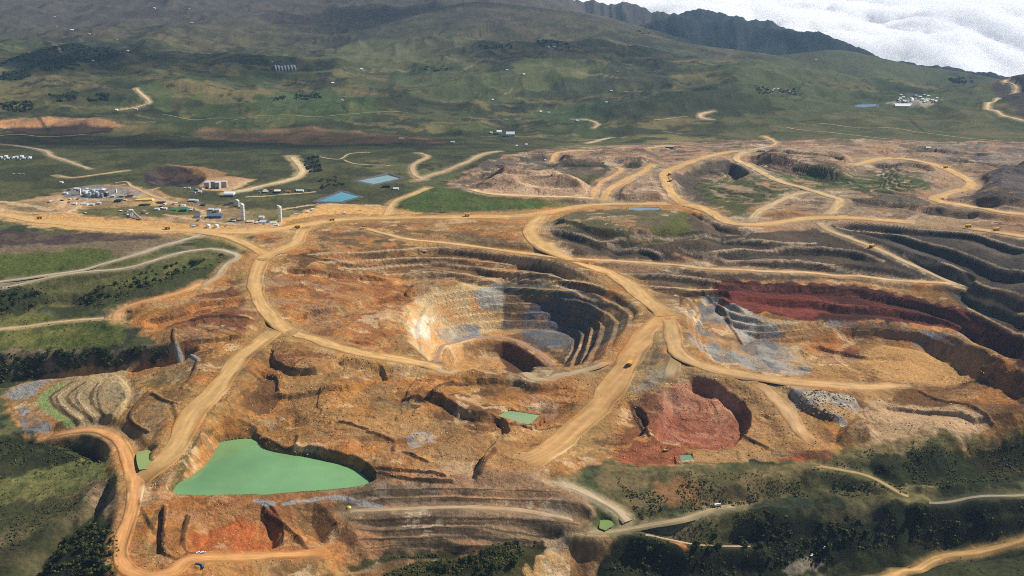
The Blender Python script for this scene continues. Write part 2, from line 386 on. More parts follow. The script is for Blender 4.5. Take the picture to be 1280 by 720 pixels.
BUNDS = [[(217,412),(219,430),(247,450)],[(247,452),(240,470),(227,485)],[(185,490),(172,505),(162,520),(170,532),(185,540)],[(190,492),(205,500),(222,505)],[(217,507),(220,530)],
    [(592,480),(557,480),(540,492),(505,500)],[(425,527),(460,537)],[(460,540),(480,545),(492,552),(492,563)],[(505,565),(535,577)],[(472,585),(510,588),(555,594)],[(475,591),(525,599),(565,601)],
    [(172,627),(190,660)],[(206,632),(202,687),(225,700)],[(235,645),(230,685),(245,692)],[(330,635),(345,650),(365,665),(390,690)],[(240,400),(275,395),(310,398)],[(790,512),(812,545)],[(640,530),(700,533),(735,522)],
    [(380,320),(430,330),(520,326)],[(330,548),(365,560),(372,545)],[(930,545),(960,560)],[(1150,490),(1200,505),(1240,530)],[(880,365),(902,385),(927,430)],[(620,560),(600,590)]]
for ln in BUNDS: bund(ln, 2.6, 5)
# dumps and steps of the upper mine
mound([(595,236),(612,220),(650,213),(700,215),(740,232),(745,243),(700,246),(640,244)], 30, 0.45, 3, 61)
basin([(640,220),(660,216),(700,218),(728,232),(700,238),(655,232)], 18, 0.6, 2, 62)
mound([(770,236),(785,222),(815,215),(830,235),(838,252),(775,252)], 10, 0.5, 3, 63)
basin([(835,230),(845,215),(880,205),(925,200),(938,210),(930,222),(890,232),(850,245)], 14, 0.5, 4, 64)
mound([(690,208),(700,194),(760,188),(820,190),(815,205),(770,206)], 14, 0.35, 4, 65)
mound([(950,205),(960,192),(1060,196),(1070,212),(1055,222),(1000,216)], 18, 0.5, 4, 66)
mound([(1100,222),(1110,205),(1160,203),(1190,220),(1160,240),(1110,236)], 14, 0.35, 4, 67)
mound([(1225,270),(1215,240),(1235,215),(1320,205),(1320,270)], 26, 0.45, 4, 68)
mound([(690,290),(700,272),(760,266),(870,270),(900,295),(880,312),(760,305)], 12, 0.4, 3, 69)
for k_, (ln, dr, rc) in enumerate((([(945,193),(1000,200),(1040,208),(1060,216)], 17, 90), ([(700,202),(760,206),(800,203),(818,208)], 9, 60), ([(1185,247),(1230,250),(1300,262)], 13, 60), ([(1050,245),(1100,250),(1150,258),(1230,266)], 11, 50), ([(1190,198),(1250,203),(1300,208)], 11, 70),
    ([(905,200),(925,208),(940,218)], 14, 60), ([(1070,200),(1110,206),(1150,204),(1180,216)], 9, 60), ([(600,216),(640,212),(690,213),(735,226)], 8, 50), ([(640,196),(680,194),(720,196)], 9, 60), ([(860,262),(885,270),(910,282),(945,287)], 12, 50), ([(690,276),(740,283),(800,286),(860,284)], 7, 40), ([(780,215),(800,212),(822,214)], 8, 40))):
    scarp(ln, dr, rc + 10, dr * 1.5, 190 + k_, 4)
terrace([(880,215),(960,205),(1150,205),(1150,240),(1060,250),(960,255),(900,250)], 5, 0.4, 12, 1, 70)
mound([(495,258),(520,238),(560,234),(700,244),(735,254),(660,263),(520,264)], 16, 0.22, 3, 71)
basin([(180,218),(195,210),(245,212),(258,222),(245,232),(190,232)], 22, 0.5, 2, 72)
basin([(0,158),(20,153),(140,153),(133,162),(100,168),(30,166)], 16, 0.22, 3, 73)
# dam face in front, terraces on the left spoil
mound([(99,476),(73,491),(70,503),(101,533),(130,535),(152,512),(165,490),(150,470),(120,466)], 2.0, 0.5, 1, 75)
mound([(116,476),(95,490),(93,500),(119,530),(145,527),(157,507),(163,490),(150,473)], 2.0, 0.5, 1, 76)
mound([(130,478),(121,490),(121,504),(131,524),(153,517),(160,502),(160,488),(150,477)], 2.0, 0.5, 1, 77)
# gullies and ravines
gully([(-30,470),(20,462),(60,455),(110,456),(160,448),(205,442),(225,440)], 34, 26, 81)
gully([(-20,400),(20,388),(60,375),(120,372),(180,352),(240,328)], 26, 13, 82)
gully([(0,378),(60,362),(110,350),(180,335)], 16, 7, 83)
gully([(735,720),(800,702),(870,698),(950,694),(1020,688),(1100,680),(1190,668),(1290,650)], 60, 20, 84, 26)
gully([(900,632),(940,618),(980,608),(1030,600),(1100,606),(1160,590),(1230,570),(1290,560)], 30, 14, 85, 18)
gully([(700,724),(710,700),(722,680),(735,668)], 24, 8, 86, 10)
gully([(30,724),(60,690),(80,665),(110,640),(135,610)], 30, 14, 87, 14)
gully([(0,560),(40,545),(90,548),(130,560)], 25, 14, 88, 14)
gully([(430,702),(500,692),(570,685),(640,678),(690,672)], 22, 10, 89, 8)
bund([(20,540),(60,538),(110,536)], 2.5, 6)
# drainage lines of the near grass slopes
def near_relief():
    global H
    n = fbm(GX, GY, 260, 4, 90) - 0.5
    r = ridged(GX, GY, 95, 3, 91) - 0.5
    near_w = 1 - sstep(2600, 3600, GY)
    P = smooth_line(W(MINE), 30, True); ww, d = sdist(P, 40)
    g = np.ones_like(H); g[ww] = 1 - 0.85 * sstep(-20, 20, d)
    H = H + near_w * g * (n * 12 + r * 4.5)
    f = fbm(GX, GY, 30, 3, 92) - 0.5
    H = H + near_w * f * 2.4 + near_w * (fbm(GX, GY, 9, 2, 93) - 0.5) * 0.9
near_relief()

# ---------------------------------------------------------------- ponds: level water in a dug bed
PONDS = []
def pond(poly, z, slope=1.25, name='pond', sm=True):
    if z is None: z = float(np.median([p[2] for p in W(poly)])) - 0.4
    Q = np.array([at_z(px, py, z) for px, py in poly])
    P = smooth_line(Q, 10, True) if sm else Q
    w, d = sdist(P, 90)
    dd = np.clip(-d, 0, None)
    n = fbm(GX[w], GY[w], 18, 3, 95) * 4
    h = np.minimum(H[w], z + 0.6 + slope * np.clip(dd - 1 + n * 0.5, 0, None))
    h = np.where(dd < 7, np.maximum(h, z + 0.5), h)
    h = np.where(d > 0.5, z - 4, h)
    H[w] = h
    PONDS.append((name, P, z))
pond([(215,618),(225,600),(245,575),(262,557),(290,550),(318,549),(330,560),(350,566),(380,571),(410,577),(440,585),(458,596),(465,606),(440,611),(400,613),(360,617),(330,620),(300,622),(250,623),(225,622)], -118, 1.5, 'green_pond')
pond([(172,565),(197,563),(196,577),(185,586),(174,587)], None, 1.2, 'settling_pond')
pond([(620,520),(636,513),(675,519),(662,531)], None, 0.7, 'settling_pond', False)
pond([(850,569),(864,568),(867,574),(851,577)], None, 0.9, 'settling_pond')
pond([(750,650),(763,649),(768,656),(757,663),(749,660)], None, 0.9, 'settling_pond')
pond([(398,252),(427,240),(449,246),(426,252)], None, 0.5, 'lined_pond', False)
pond([(448,226),(485,219),(500,223),(468,230)], None, 0.5, 'lined_pond', False)
pond([(787,259),(825,260),(823,265),(786,265)], None, 0.6, 'lined_pond', False)
pond([(1070,131),(1095,130),(1094,134),(1072,134)], None, 0.5, 'lined_pond', False)

# ---------------------------------------------------------------- roads: graded into the land, each a surface of its own
SAND, PALE, DUSTY = (190,152,98), (172,156,128), (165,140,104)
ROADS = [   # name, px line, width m, colour, berm
 ('haul_road', [(-60,262),(0,268),(20,271),(50,276),(80,279),(115,282),(150,284),(200,287),(245,289),(285,290),(320,289),(350,286),(380,281),(420,275),(460,273),(520,272),(580,271),(640,270),(680,266),(720,259),(755,255),(800,255),(845,255),(870,258),(890,265),(905,275),(920,280),(945,281),(975,278),(1000,274),(1030,271),(1070,273),(1110,276),(1150,278)], 34, SAND, 1),
 ('haul_road', [(382,283),(374,295),(370,303),(352,312),(332,319),(323,335),(319,355),(325,375),(335,391),(350,407),(366,416),(395,425),(430,435),(470,445),(520,454),(556,460)], 27, SAND, 1),
 ('bench_road', [(540,458),(570,463),(610,466),(660,468),(705,466),(738,461),(762,450)], 13, (168,146,114), 0),
 ('haul_road', [(250,290),(280,295),(305,303),(322,312),(334,320)], 24, SAND, 1),
 ('haul_road', [(346,412),(320,430),(300,447),(285,470),(265,492),(242,515),(231,535),(222,556),(205,577),(186,591),(174,600)], 34, SAND, 1),
 ('haul_road', [(60,546),(95,538),(118,536),(140,543),(153,556),(161,577),(169,602),(167,626),(163,645),(153,674),(151,698),(162,713),(185,720),(215,716),(233,699),(262,696),(300,696),(340,695),(385,692),(418,686)], 17, (196,142,88), 1),
 ('haul_road', [(682,267),(668,280),(663,290),(671,301),(690,312),(712,323),(736,332),(762,344),(786,358),(806,372),(820,383),(831,394)], 36, SAND, 1),
 ('haul_road', [(831,392),(820,402),(806,420),(792,440),(777,465),(762,490),(746,514),(720,537),(690,560),(655,580)], 44, (186,144,92), 1),
 ('haul_road', [(829,392),(838,403),(841,420),(847,438),(862,450),(882,458),(912,466),(942,471),(965,475),(1000,478),(1050,481),(1090,482),(1125,480)], 30, (180,145,98), 1),
 ('ramp', [(846,444),(841,460),(838,478)], 24, DUSTY, 0),
 ('ramp', [(944,476),(960,490),(985,516),(1000,538),(1020,556)], 22, (186,150,108), 0),
 ('bench_road', [(455,285),(500,297),(540,302),(600,309),(650,316),(690,321),(730,325),(780,327),(830,331),(880,336),(940,338),(1000,340),(1060,345),(1100,349),(1150,353),(1196,356)], 15, (196,158,106), 0),
 ('bench_road', [(1022,276),(1034,287),(1060,297),(1090,308),(1120,321),(1150,336),(1175,347),(1200,357)], 15, (178,152,112), 0),
 ('haul_road', [(755,255),(757,244),(766,234),(790,220),(812,209),(820,204)], 26, SAND, 1),
 ('haul_road', [(862,257),(846,246),(835,232),(830,218),(848,208),(880,196),(908,191),(935,188)], 30, SAND, 1),
 ('haul_road', [(938,188),(921,197),(934,205),(950,214),(978,227),(1008,237),(1040,246),(1050,251),(1044,262),(1034,270)], 24, (190,160,112), 1),
 ('haul_road', [(1008,239),(978,249),(960,258),(946,266),(938,278)], 22, (182,156,116), 0),
 ('haul_road', [(746,252),(743,240),(752,228),(770,218),(777,210),(768,206)], 18, (190,150,102), 0),
 ('haul_road', [(690,203),(692,196),(702,190),(730,188),(780,184),(830,182),(862,183)], 18, SAND, 0),
 ('haul_road', [(935,188),(955,184),(970,178),(955,170)], 14, (185,150,105), 0),
 ('haul_road', [(588,236),(610,242),(660,245),(700,246),(745,248)], 16, (205,168,118), 0),
 ('haul_road', [(1060,206),(1100,199),(1130,198),(1162,203),(1186,211),(1202,220),(1215,228),(1210,235),(1190,240),(1168,246),(1178,253),(1210,259),(1245,264),(1300,270)], 30, SAND, 1),
 ('haul_road', [(1205,284),(1240,289),(1270,294),(1310,300)], 28, SAND, 1),
 ('service_road', [(-30,357),(50,345),(100,338),(130,330),(170,318),(200,308),(230,300),(252,293)], 13, PALE, 0),
 ('service_road', [(-30,366),(60,347),(110,339),(160,335),(190,326),(230,315),(262,311),(288,315),(297,321),(282,331),(272,345),(252,358)], 11, PALE, 0),
 ('service_road', [(-20,414),(60,404),(100,400),(143,397)], 10, (185,155,118), 0),
 ('service_road', [(146,402),(150,388),(172,378),(205,371),(232,363),(252,352)], 14, (190,145,98), 0),
 ('service_road', [(1085,726),(1120,716),(1160,705),(1220,690),(1300,667)], 11, (180,142,90), 0),
 ('service_road', [(700,604),(725,612),(750,625),(770,637),(785,650)], 10, (178,158,125), 0),
 ('service_road', [(724,662),(745,666),(770,665),(805,660),(850,649),(890,638),(925,632)], 10, (150,132,100), 0),
 ('service_road', [(430,640),(500,637),(560,634),(640,637),(690,644),(724,652)], 10, (165,140,108), 0),
 ('service_road', [(1148,626),(1200,625),(1290,617)], 8, (142,130,110), 0),
 ('service_road', [(1015,580),(1060,589),(1095,600),(1130,612),(1142,621)], 9, (160,132,92), 0),
 ('track', [(800,666),(850,678),(900,684),(948,683)], 5, (170,145,112), 0),
 ('track', [(170,110),(180,119),(187,128),(178,132),(150,137)], 12, (190,165,130), 0),
 ('track', [(-20,178),(20,182),(55,188),(65,195),(85,201),(100,207),(112,211)], 11, (170,148,118), 0),
 ('track', [(70,219),(90,222),(120,218),(158,213)], 10, (175,150,115), 0),
 ('track', [(140,229),(158,227),(165,233),(180,240),(205,250),(245,262)], 9, (175,150,118), 0),
 ('haul_road', [(364,195),(372,204),(378,214),(370,222),(348,228),(318,235),(285,242)], 17, (195,170,128), 0),
 ('track', [(396,195),(424,199),(438,192),(465,190)], 9, (170,148,115), 0),
 ('track', [(428,199),(445,205),(490,207)], 8, (170,148,115), 0),
 ('track', [(522,191),(534,196),(516,207),(519,219),(530,224)], 11, (178,152,115), 0),
 ('haul_road', [(520,226),(550,216),(580,204),(606,192),(625,189)], 15, (175,150,115), 0),
 ('haul_road', [(482,270),(488,258),(496,250),(515,243),(535,234)], 14, (190,155,105), 0),
 ('track', [(1300,152),(1272,149),(1250,142),(1234,135),(1245,125),(1270,112),(1256,103),(1259,99)], 14, (190,165,125), 0),
 ('track', [(718,149),(735,150),(747,155),(742,160)], 11, (175,152,122), 0),
 ('track', [(735,179),(752,174),(765,172)], 12, (175,150,125), 0),
 ('track', [(815,150),(845,147),(862,145)], 9, (165,148,120), 0),
 ('track', [(892,139),(877,142),(876,147),(888,149)], 14, (195,165,130), 0),
 ('track', [(1020,154),(1080,160),(1130,162),(1180,169),(1250,176)], 8, (160,140,110), 0),
 ('track', [(980,158),(1060,168),(1140,176),(1200,178)], 8, (160,138,110), 0),
 ('track', [(200,143),(280,148),(340,145),(420,144),(520,142)], 7, (150,150,110), 0),
 ('track', [(-10,171),(20,168),(60,171),(110,168)], 9, (190,160,120), 0),
 ('ramp', [(545,452),(549,440),(562,431),(590,423),(620,421),(645,426),(665,436),(682,447),(693,457)], 11, (150,120,98), 0),
]
ROAD_GEO = []
for name, pl, wd, colr, berm in ROADS:
    P = smooth_line(W(pl), max(7.0, wd * 0.45))
    z = hsample(P[:, 0], P[:, 1])
    L = np.concatenate([[0], np.cumsum(np.linalg.norm(np.diff(P[:, :2], axis=0), axis=1))])
    for _ in range(14):
        z[1:-1] = 0.25 * z[:-2] + 0.5 * z[1:-1] + 0.25 * z[2:]
    P[:, 2] = z
    edge = 10 + wd * 0.35
    w = window(P, wd / 2 + edge + 6); X, Y = GX[w], GY[w]
    d, s = line_dist(X, Y, P)
    zz = np.interp(s, L, z)
    m = 1 - sstep(wd / 2 + 5, wd / 2 + 5 + edge, d)
    H[w] = H[w] * (1 - m) + (zz - 0.5) * m
    ROAD_GEO.append((name, P, L, wd, colr, berm))

# ---------------------------------------------------------------- colours of the ground (what it is made of, some shade put in)
def lin(c):
    c = np.array(c, float) / 255.0
    return np.where(c <= 0.04045, c / 12.92, ((c + 0.055) / 1.055) ** 2.4)
n1 = fbm(GX, GY, 700, 5, 101); n2 = fbm(GX, GY, 260, 5, 102); n3 = fbm(GX, GY, 60, 4, 103); n4 = fbm(GX, GY, 16, 3, 104)
def mix3(a, b, t):
    return a * (1 - t[..., None]) + b * t[..., None]
C = np.empty(H.shape + (3,), np.float32)
C[:] = lin((88, 90, 56))
C = mix3(C, lin((118, 108, 68)), sstep(0.45, 0.7, n2))
C = mix3(C, lin((64, 80, 44)), 0.7 * sstep(0.52, 0.72, fbm(GX, GY, 340, 4, 105)))
C = mix3(C, lin((56, 60, 42)), 0.85 * sstep(0.53, 0.66, fbm(GX, GY, 210, 5, 106, 0.6)))
C = mix3(C, lin((130, 116, 76)), 0.7 * sstep(0.56, 0.68, fbm(GX + GY * .3, GY * 1.6, 130, 5, 107, 0.6)))
C = mix3(C, lin((44, 54, 38)), 0.8 * sstep(0.60, 0.68, fbm(GX, GY * 1.4, 75, 4, 108, 0.6)))
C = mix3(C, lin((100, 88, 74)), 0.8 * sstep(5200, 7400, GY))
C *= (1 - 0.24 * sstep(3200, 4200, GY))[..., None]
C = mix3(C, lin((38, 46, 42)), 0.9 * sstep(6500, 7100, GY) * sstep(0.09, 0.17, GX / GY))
def paint(poly, rgb, k=1.0, soft=3.0, warp=5.0, seed=7, rgb2=None, size=None, sm=True):
    """lay a ground colour over an outline; soft and warp are edge widths in photo pixels"""
    P = W(poly)
    if sm: P = smooth_line(P, 25, True)
    px = P[:, 1].mean() / FPX * 1.6
    so, wa = soft * px, warp * px
    w = window(P, so + wa); X, Y = GX[w], GY[w]
    nx = (fbm(X, Y, 9 * px, 4, seed) - 0.5) * 4 * wa
    ny = (fbm(X, Y, 9 * px, 4, seed + 1) - 0.5) * 4 * wa
    Xw, Yw = X + nx, Y + ny
    d, _ = line_dist(Xw, Yw, P, True)
    d = np.where(inside(Xw, Yw, P), d, -d)
    m = k * sstep(-so, so, d)
    c = lin(rgb)
    if rgb2 is not None:
        t = sstep(0.36, 0.64, fbm(X, Y, size or 14 * px, 4, seed + 5))
        c = c * (1 - t[..., None]) + lin(rgb2) * t[..., None]
    C[w] = C[w] * (1 - m[..., None]) + c * m[..., None]
G = paint
# far and middle land
G([(0,168),(640,172),(700,180),(640,208),(560,215),(480,200),(300,215),(160,225),(0,215)], (54,58,38), .85, 5, 6, rgb2=(74,76,48))  # valley band darkened: cloud shadow put into the grass colour
G([(0,205),(400,205),(520,240),(470,262),(360,262),(0,262)], (84,84,52), .9, 5, 6, rgb2=(62,64,42), size=70)
G([(320,120),(430,118),(470,140),(400,150),(330,148)], (68,88,50), .6, 4, 5)
G([(530,88),(640,88),(640,118),(600,128),(540,118),(490,100)], (80,88,52), .6, 5, 6)
G([(420,60),(560,50),(600,64),(520,80),(420,76)], (104,102,66), .6, 5, 7)
G([(640,80),(700,70),(760,95),(660,118)], (92,100,56), .6, 5, 7)
G([(670,140),(760,125),(770,138),(690,152)], (66,86,52), .6, 3, 4)
G([(170,108),(215,112),(215,138),(190,135)], (76,90,52), .6, 3, 4)
G([(195,146),(320,146),(320,170),(195,160)], (58,72,42), .6, 4, 5)
G([(50,62),(140,60),(150,70),(60,82),(0,84),(0,80)], (34,44,36), .9, 2, 3)
G([(0,92),(30,88),(36,96),(0,100)], (34,44,36), .9, 2, 3)
G([(50,120),(130,108),(180,118),(150,132),(60,128)], (44,54,38), .7, 3, 5)
G([(740,130),(880,113),(960,120),(980,140),(870,147),(760,148)], (52,58,38), .9, 4, 4)
G([(640,118),(700,104),(790,87),(850,108),(760,118),(660,122)], (58,62,44), .8, 3, 4)
G([(815,30),(960,34),(1050,48),(1075,63),(960,66),(860,52)], (44,50,44), .95, 3, 3)
G([(950,72),(1050,63),(1245,98),(1180,108),(950,105)], (84,88,56), .7, 4, 5)
G([(940,100),(1230,108),(1220,130),(960,135)], (74,82,50), .7, 4, 5)
G([(960,140),(1200,135),(1290,160),(1290,182),(1000,178),(900,170)], (72,76,48), .8, 4, 5, rgb2=(94,90,58))
G([(1245,105),(1290,92),(1300,135),(1270,138)], (66,58,56), .9, 3, 3)
G([(1110,128),(1150,125),(1178,124),(1165,132),(1120,132)], (190,180,160), .6, 1, 2)
G([(0,150),(70,146),(145,153),(140,160),(70,158),(0,160)], (180,132,88), .9, 2, 3, rgb2=(140,108,80))
G([(10,160),(60,158),(138,158),(130,166),(70,168),(20,166)], (58,46,42), .95, 1.5, 2)
G([(240,168),(300,160),(420,163),(520,172),(560,178),(450,180),(330,178)], (128,96,72), .85, 3, 4, rgb2=(96,82,58))
G([(180,218),(195,210),(245,212),(258,222),(245,232),(190,232)], (46,40,40), 1, 1.5, 2, rgb2=(70,60,54), size=30)
G([(205,219),(240,216),(252,222),(225,224)], (110,84,62), .6, 1.5, 3)
G([(205,206),(260,210),(285,222),(262,225),(240,212)], (150,112,76), .8, 2, 2)
G([(378,196),(392,194),(400,214),(384,217)], (44,46,40), .9, 2, 2)
G([(262,222),(300,222),(320,224),(285,238),(250,236)], (172,135,98), .9, 2, 2)
G([(440,232),(500,222),(512,218),(448,218)], (70,66,74), .0, 1, 1)
# plant yards
G([(0,256),(60,244),(110,232),(170,232),(230,248),(300,262),(345,285),(250,292),(100,290),(0,275)], (172,138,98), .95, 3, 5, rgb2=(128,108,76), size=45)
G([(85,236),(130,231),(170,238),(170,246),(90,248)], (132,128,124), .8, 2, 3)
G([(100,262),(200,258),(270,266),(200,270),(100,268)], (78,84,44), .8, 2, 3)
G([(50,268),(130,272),(300,284),(340,285),(330,292),(110,288),(40,276)], (196,148,86), .9, 2, 3)
G([(345,280),(385,262),(420,254),(500,260),(530,268),(480,285),(400,292),(360,292)], (192,148,90), .95, 3, 3)
for ln, wd_ in (([(-10,251),(30,256),(62,262),(78,256),(74,246)], 14), ([(84,266),(98,259),(108,251),(130,250)], 10), ([(165,246),(200,251),(250,263),(255,270)], 10), ([(0,262),(40,266),(100,268)], 12), ([(205,268),(230,272),(300,281)], 9), ([(250,236),(285,238),(310,226)], 14), ([(310,246),(345,244),(392,240)], 10), ([(350,262),(395,256),(455,256),(480,258)], 10)):
    P = smooth_line(W(ln), 12); w = window(P, wd_ * 2); d, _ = line_dist(GX[w], GY[w], P); m = 0.85 * (1 - sstep(wd_ * .4, wd_ * .7, d + (fbm(GX[w], GY[w], 14, 3, 151) - .5) * wd_)); C[w] = C[w] * (1 - m[..., None]) + lin((186,158,118)) * m[..., None]
for nm_, P, z_ in PONDS[5:]:
    w = window(P, 30); d, _ = line_dist(GX[w], GY[w], P, True); m = 0.85 * (1 - sstep(9, 13, d)); C[w] = C[w] * (1 - m[..., None]) + lin((104,100,108)) * m[..., None]
# the mine
G(MINE, (168,122,72), 1, 3, 4, rgb2=(146,104,62))
G(UPPER, (150,116,82), 1, 3, 5, rgb2=(120,96,74))
G([(-20,290),(120,292),(240,294),(130,318),(-20,314)], (70,56,52), .95, 3, 4, rgb2=(86,72,58))
G([(-20,312),(150,300),(235,298),(150,328),(90,322),(-20,336)], (116,100,76), .9, 3, 4)
G([(-20,322),(60,314),(130,310),(148,325),(100,335),(30,345),(-20,346)], (88,96,42), .95, 3, 4)
G([(250,298),(300,298),(318,315),(300,320),(250,310)], (84,88,46), .9, 3, 3)
G([(120,330),(260,314),(300,322),(260,340),(140,360),(0,392),(0,362)], (86,88,46), .9, 4, 4, rgb2=(104,100,58))
G([(0,400),(140,395),(160,410),(150,430),(60,440),(0,440)], (112,110,56), .95, 4, 4, rgb2=(84,92,40))
G([(400,295),(520,288),(640,300),(700,318),(560,312),(420,320)], (132,112,84), .9, 3, 3, rgb2=(112,92,66))
G([(380,315),(560,308),(760,335),(800,375),(640,346),(520,350),(400,345)], (116,84,56), .9, 3, 3, rgb2=(140,108,72))
G([(345,345),(470,345),(520,355),(505,420),(470,440),(390,418),(345,385)], (176,116,62), .95, 3, 4, rgb2=(160,100,58))
G([(230,380),(300,345),(345,400),(300,440),(215,445),(200,420)], (150,102,66), .95, 3, 4, rgb2=(128,84,58))
G([(230,388),(310,385),(340,415),(280,435),(225,415)], (136,84,58), .8, 3, 4)
G([(250,430),(350,420),(480,450),(600,470),(560,510),(400,530),(260,520)], (172,122,64), .9, 4, 5, rgb2=(156,112,62))
G([(340,440),(400,440),(430,455),(390,462),(350,455)], (150,96,58), .8, 2, 3)
G([(290,470),(340,465),(350,500),(330,520),(290,500)], (108,74,48), .9, 3, 5)
G([(430,490),(560,500),(600,530),(480,545),(380,530)], (158,132,98), .8, 4, 6, rgb2=(170,124,74))
G([(510,505),(560,490),(630,475),(640,500),(620,540),(570,530)], (140,98,62), .9, 3, 5, rgb2=(112,76,50))
G([(380,545),(480,540),(600,545),(600,590),(560,602),(480,590),(400,570)], (184,126,72), .9, 3, 5, rgb2=(166,120,80))
G([(500,545),(540,540),(545,552),(510,562)], (170,160,150), .8, 2, 4)
G([(600,580),(640,550),(740,535),(760,560),(700,595),(620,600)], (172,104,48), .95, 3, 4, rgb2=(146,90,46))
G([(690,540),(750,525),(775,545),(740,572),(690,575)], (158,130,92), .8, 3, 5)
G([(640,478),(740,472),(730,500),(690,540),(640,540),(620,510)], (172,106,62), .9, 3, 4, rgb2=(158,112,70))
G([(640,456),(760,448),(765,465),(740,478),(640,480)], (158,138,112), .9, 2, 4, rgb2=(128,104,82), size=30)
# pit walls
G([(505,400),(515,378),(560,358),(625,350),(640,400),(620,425),(548,452),(525,442)], (178,148,100), .95, 2, 3, rgb2=(190,140,82), size=40)
G([(585,364),(626,352),(630,385),(600,388)], (150,146,132), .9, 2, 2)
G([(550,408),(575,398),(595,400),(605,418),(580,424),(552,422)], (108,118,132), .95, 1.5, 3)
G([(514,415),(524,398),(536,396),(532,418),(522,425)], (204,190,164), .9, 2, 3)
G([(628,350),(700,346),(790,378),(798,388),(775,425),(740,456),(695,458),(660,430),(630,420)], (118,96,76), .95, 2, 3, rgb2=(86,80,74), size=35)
G([(655,400),(665,378),(715,372),(742,392),(725,415),(695,440),(668,425)], (80,92,112), .9, 3, 4, rgb2=(102,106,106), size=25)
G([(630,355),(690,358),(760,380),(755,388),(690,372),(630,368)], (96,98,84), .8, 2, 2)
G([(752,440),(770,410),(785,385),(800,388),(790,408),(765,448)], (150,134,108), .8, 2, 3, rgb2=(104,98,90), size=14)
G([(546,440),(590,420),(625,419),(632,460),(560,462)], (198,156,108), .95, 1.5, 2, rgb2=(182,132,84), size=20)
G([(630,420),(668,432),(696,459),(632,462)], (98,66,50), .95, 1.5, 2)  # bowl wall: lit left and shaded right put into the colours
G([(806,425),(832,398),(838,420),(838,445),(830,480),(790,492),(785,470)], (136,134,126), .95, 2, 3, rgb2=(96,94,92), size=16)
# dark walls on the right
G([(672,290),(700,282),(860,292),(1000,288),(1040,290),(1195,352),(1000,338),(800,325),(740,328)], (98,78,60), .95, 3, 3, rgb2=(78,66,56), size=60)
G([(740,332),(860,338),(1060,348),(1190,360),(1100,352),(890,350),(905,362),(860,375),(840,392),(800,362)], (98,72,58), .95, 3, 3, rgb2=(108,86,66), size=50)
G([(1040,280),(1200,290),(1310,310),(1310,480),(1230,420),(1190,375),(1110,330)], (74,64,56), .97, 3, 3, rgb2=(88,76,64), size=50)
G([(1060,258),(1120,252),(1215,275),(1190,284),(1100,278),(1065,272)], (170,134,98), .95, 2, 3)
G([(1215,262),(1300,270),(1300,290),(1230,284)], (140,100,68), .9, 2, 3)
G([(858,385),(882,366),(910,362),(930,388),(965,402),(1005,404),(1020,440),(1000,470),(930,462),(880,445),(860,420)], (146,142,134), .95, 2, 4, rgb2=(108,108,110), size=24)
G([(905,376),(925,372),(945,400),(930,430),(910,415)], (176,172,160), .8, 2, 3)
G([(985,405),(1040,410),(1060,440),(1010,460),(980,440)], (178,152,118), .9, 3, 5, rgb2=(150,140,126), size=20)
G([(1010,402),(1080,396),(1180,418),(1225,440),(1200,440),(1110,412),(1020,412)], (176,124,92), .9, 2, 3, rgb2=(128,122,118), size=20)
G([(1000,430),(1080,425),(1180,430),(1230,450),(1240,490),(1150,500),(1060,480)], (172,128,74), .95, 3, 5, rgb2=(158,118,72))
G([(1020,430),(1060,426),(1075,445),(1045,455)], (138,84,62), .9, 2, 3)
G([(1090,482),(1180,470),(1260,470),(1300,490),(1300,525),(1200,520),(1110,505)], (116,80,50), .95, 4, 6, rgb2=(140,102,62), size=60)
G([(1090,500),(1160,510),(1230,525),(1180,545),(1080,545)], (160,128,92), .9, 4, 6, rgb2=(146,116,70))
G([(986,480),(1035,490),(1072,502),(1070,520),(1050,532),(1015,519),(990,507)], (186,178,160), .95, 2, 3, rgb2=(140,138,134), size=14)
G([(830,485),(870,474),(905,486),(935,506),(938,528),(915,560),(840,556),(815,540)], (164,92,66), .97, 2, 3, rgb2=(178,112,84), size=30)
G([(780,500),(830,490),(815,540),(770,560),(775,520)], (138,82,54), .95, 3, 4, rgb2=(104,66,48), size=30)
G([(790,555),(850,558),(850,578),(770,578)], (160,86,62), .9, 2, 4, rgb2=(140,76,50))
G([(930,500),(990,520),(1040,556),(1000,572),(870,572),(920,560),(945,530)], (188,148,108), .95, 3, 4, rgb2=(170,132,100))
G([(960,572),(1000,570),(1045,562),(1040,570),(1000,578)], (176,84,50), .9, 1, 2)
# left spoil, lower left workings
G([(10,492),(60,470),(130,455),(215,438),(240,455),(230,500),(180,520),(150,545),(60,545)], (170,142,100), .95, 3, 4, rgb2=(158,120,80))
G([(10,490),(40,478),(75,466),(70,478),(40,494),(15,500)], (156,154,150), .95, 1, 2)
G([(22,508),(38,512),(60,529),(66,541),(34,544)], (146,146,150), .95, 1, 1.5, rgb2=(118,120,124), size=12)
G([(128,485),(160,470),(165,490),(140,505)], (178,168,148), .9, 2, 4)
G([(76,478),(84,478),(60,492),(58,503),(88,526),(92,533),(82,534),(46,506),(46,495)], (142,156,96), .95, 1, .6)
G([(170,480),(215,480),(240,488),(190,490)], (214,164,92), .9, 1.5, 3)
G([(150,500),(240,490),(235,540),(190,570),(150,540)], (166,126,74), .8, 3, 5)
G([(135,560),(160,565),(166,610),(155,620),(140,600)], (190,142,92), .9, 2, 3)
G([(170,600),(240,560),(270,550),(215,625),(180,625)], (186,120,72), .95, 2, 4, rgb2=(172,108,62))
G([(170,625),(480,612),(430,640),(430,695),(400,720),(150,735),(165,640)], (178,118,70), .95, 3, 3, rgb2=(164,108,66))
G([(232,690),(240,665),(290,645),(340,628),(352,660),(345,690)], (196,104,50), .95, 2, 3, rgb2=(184,110,62))
G([(172,640),(190,636),(188,695),(172,690)], (158,136,76), .9, 1.5, 2)
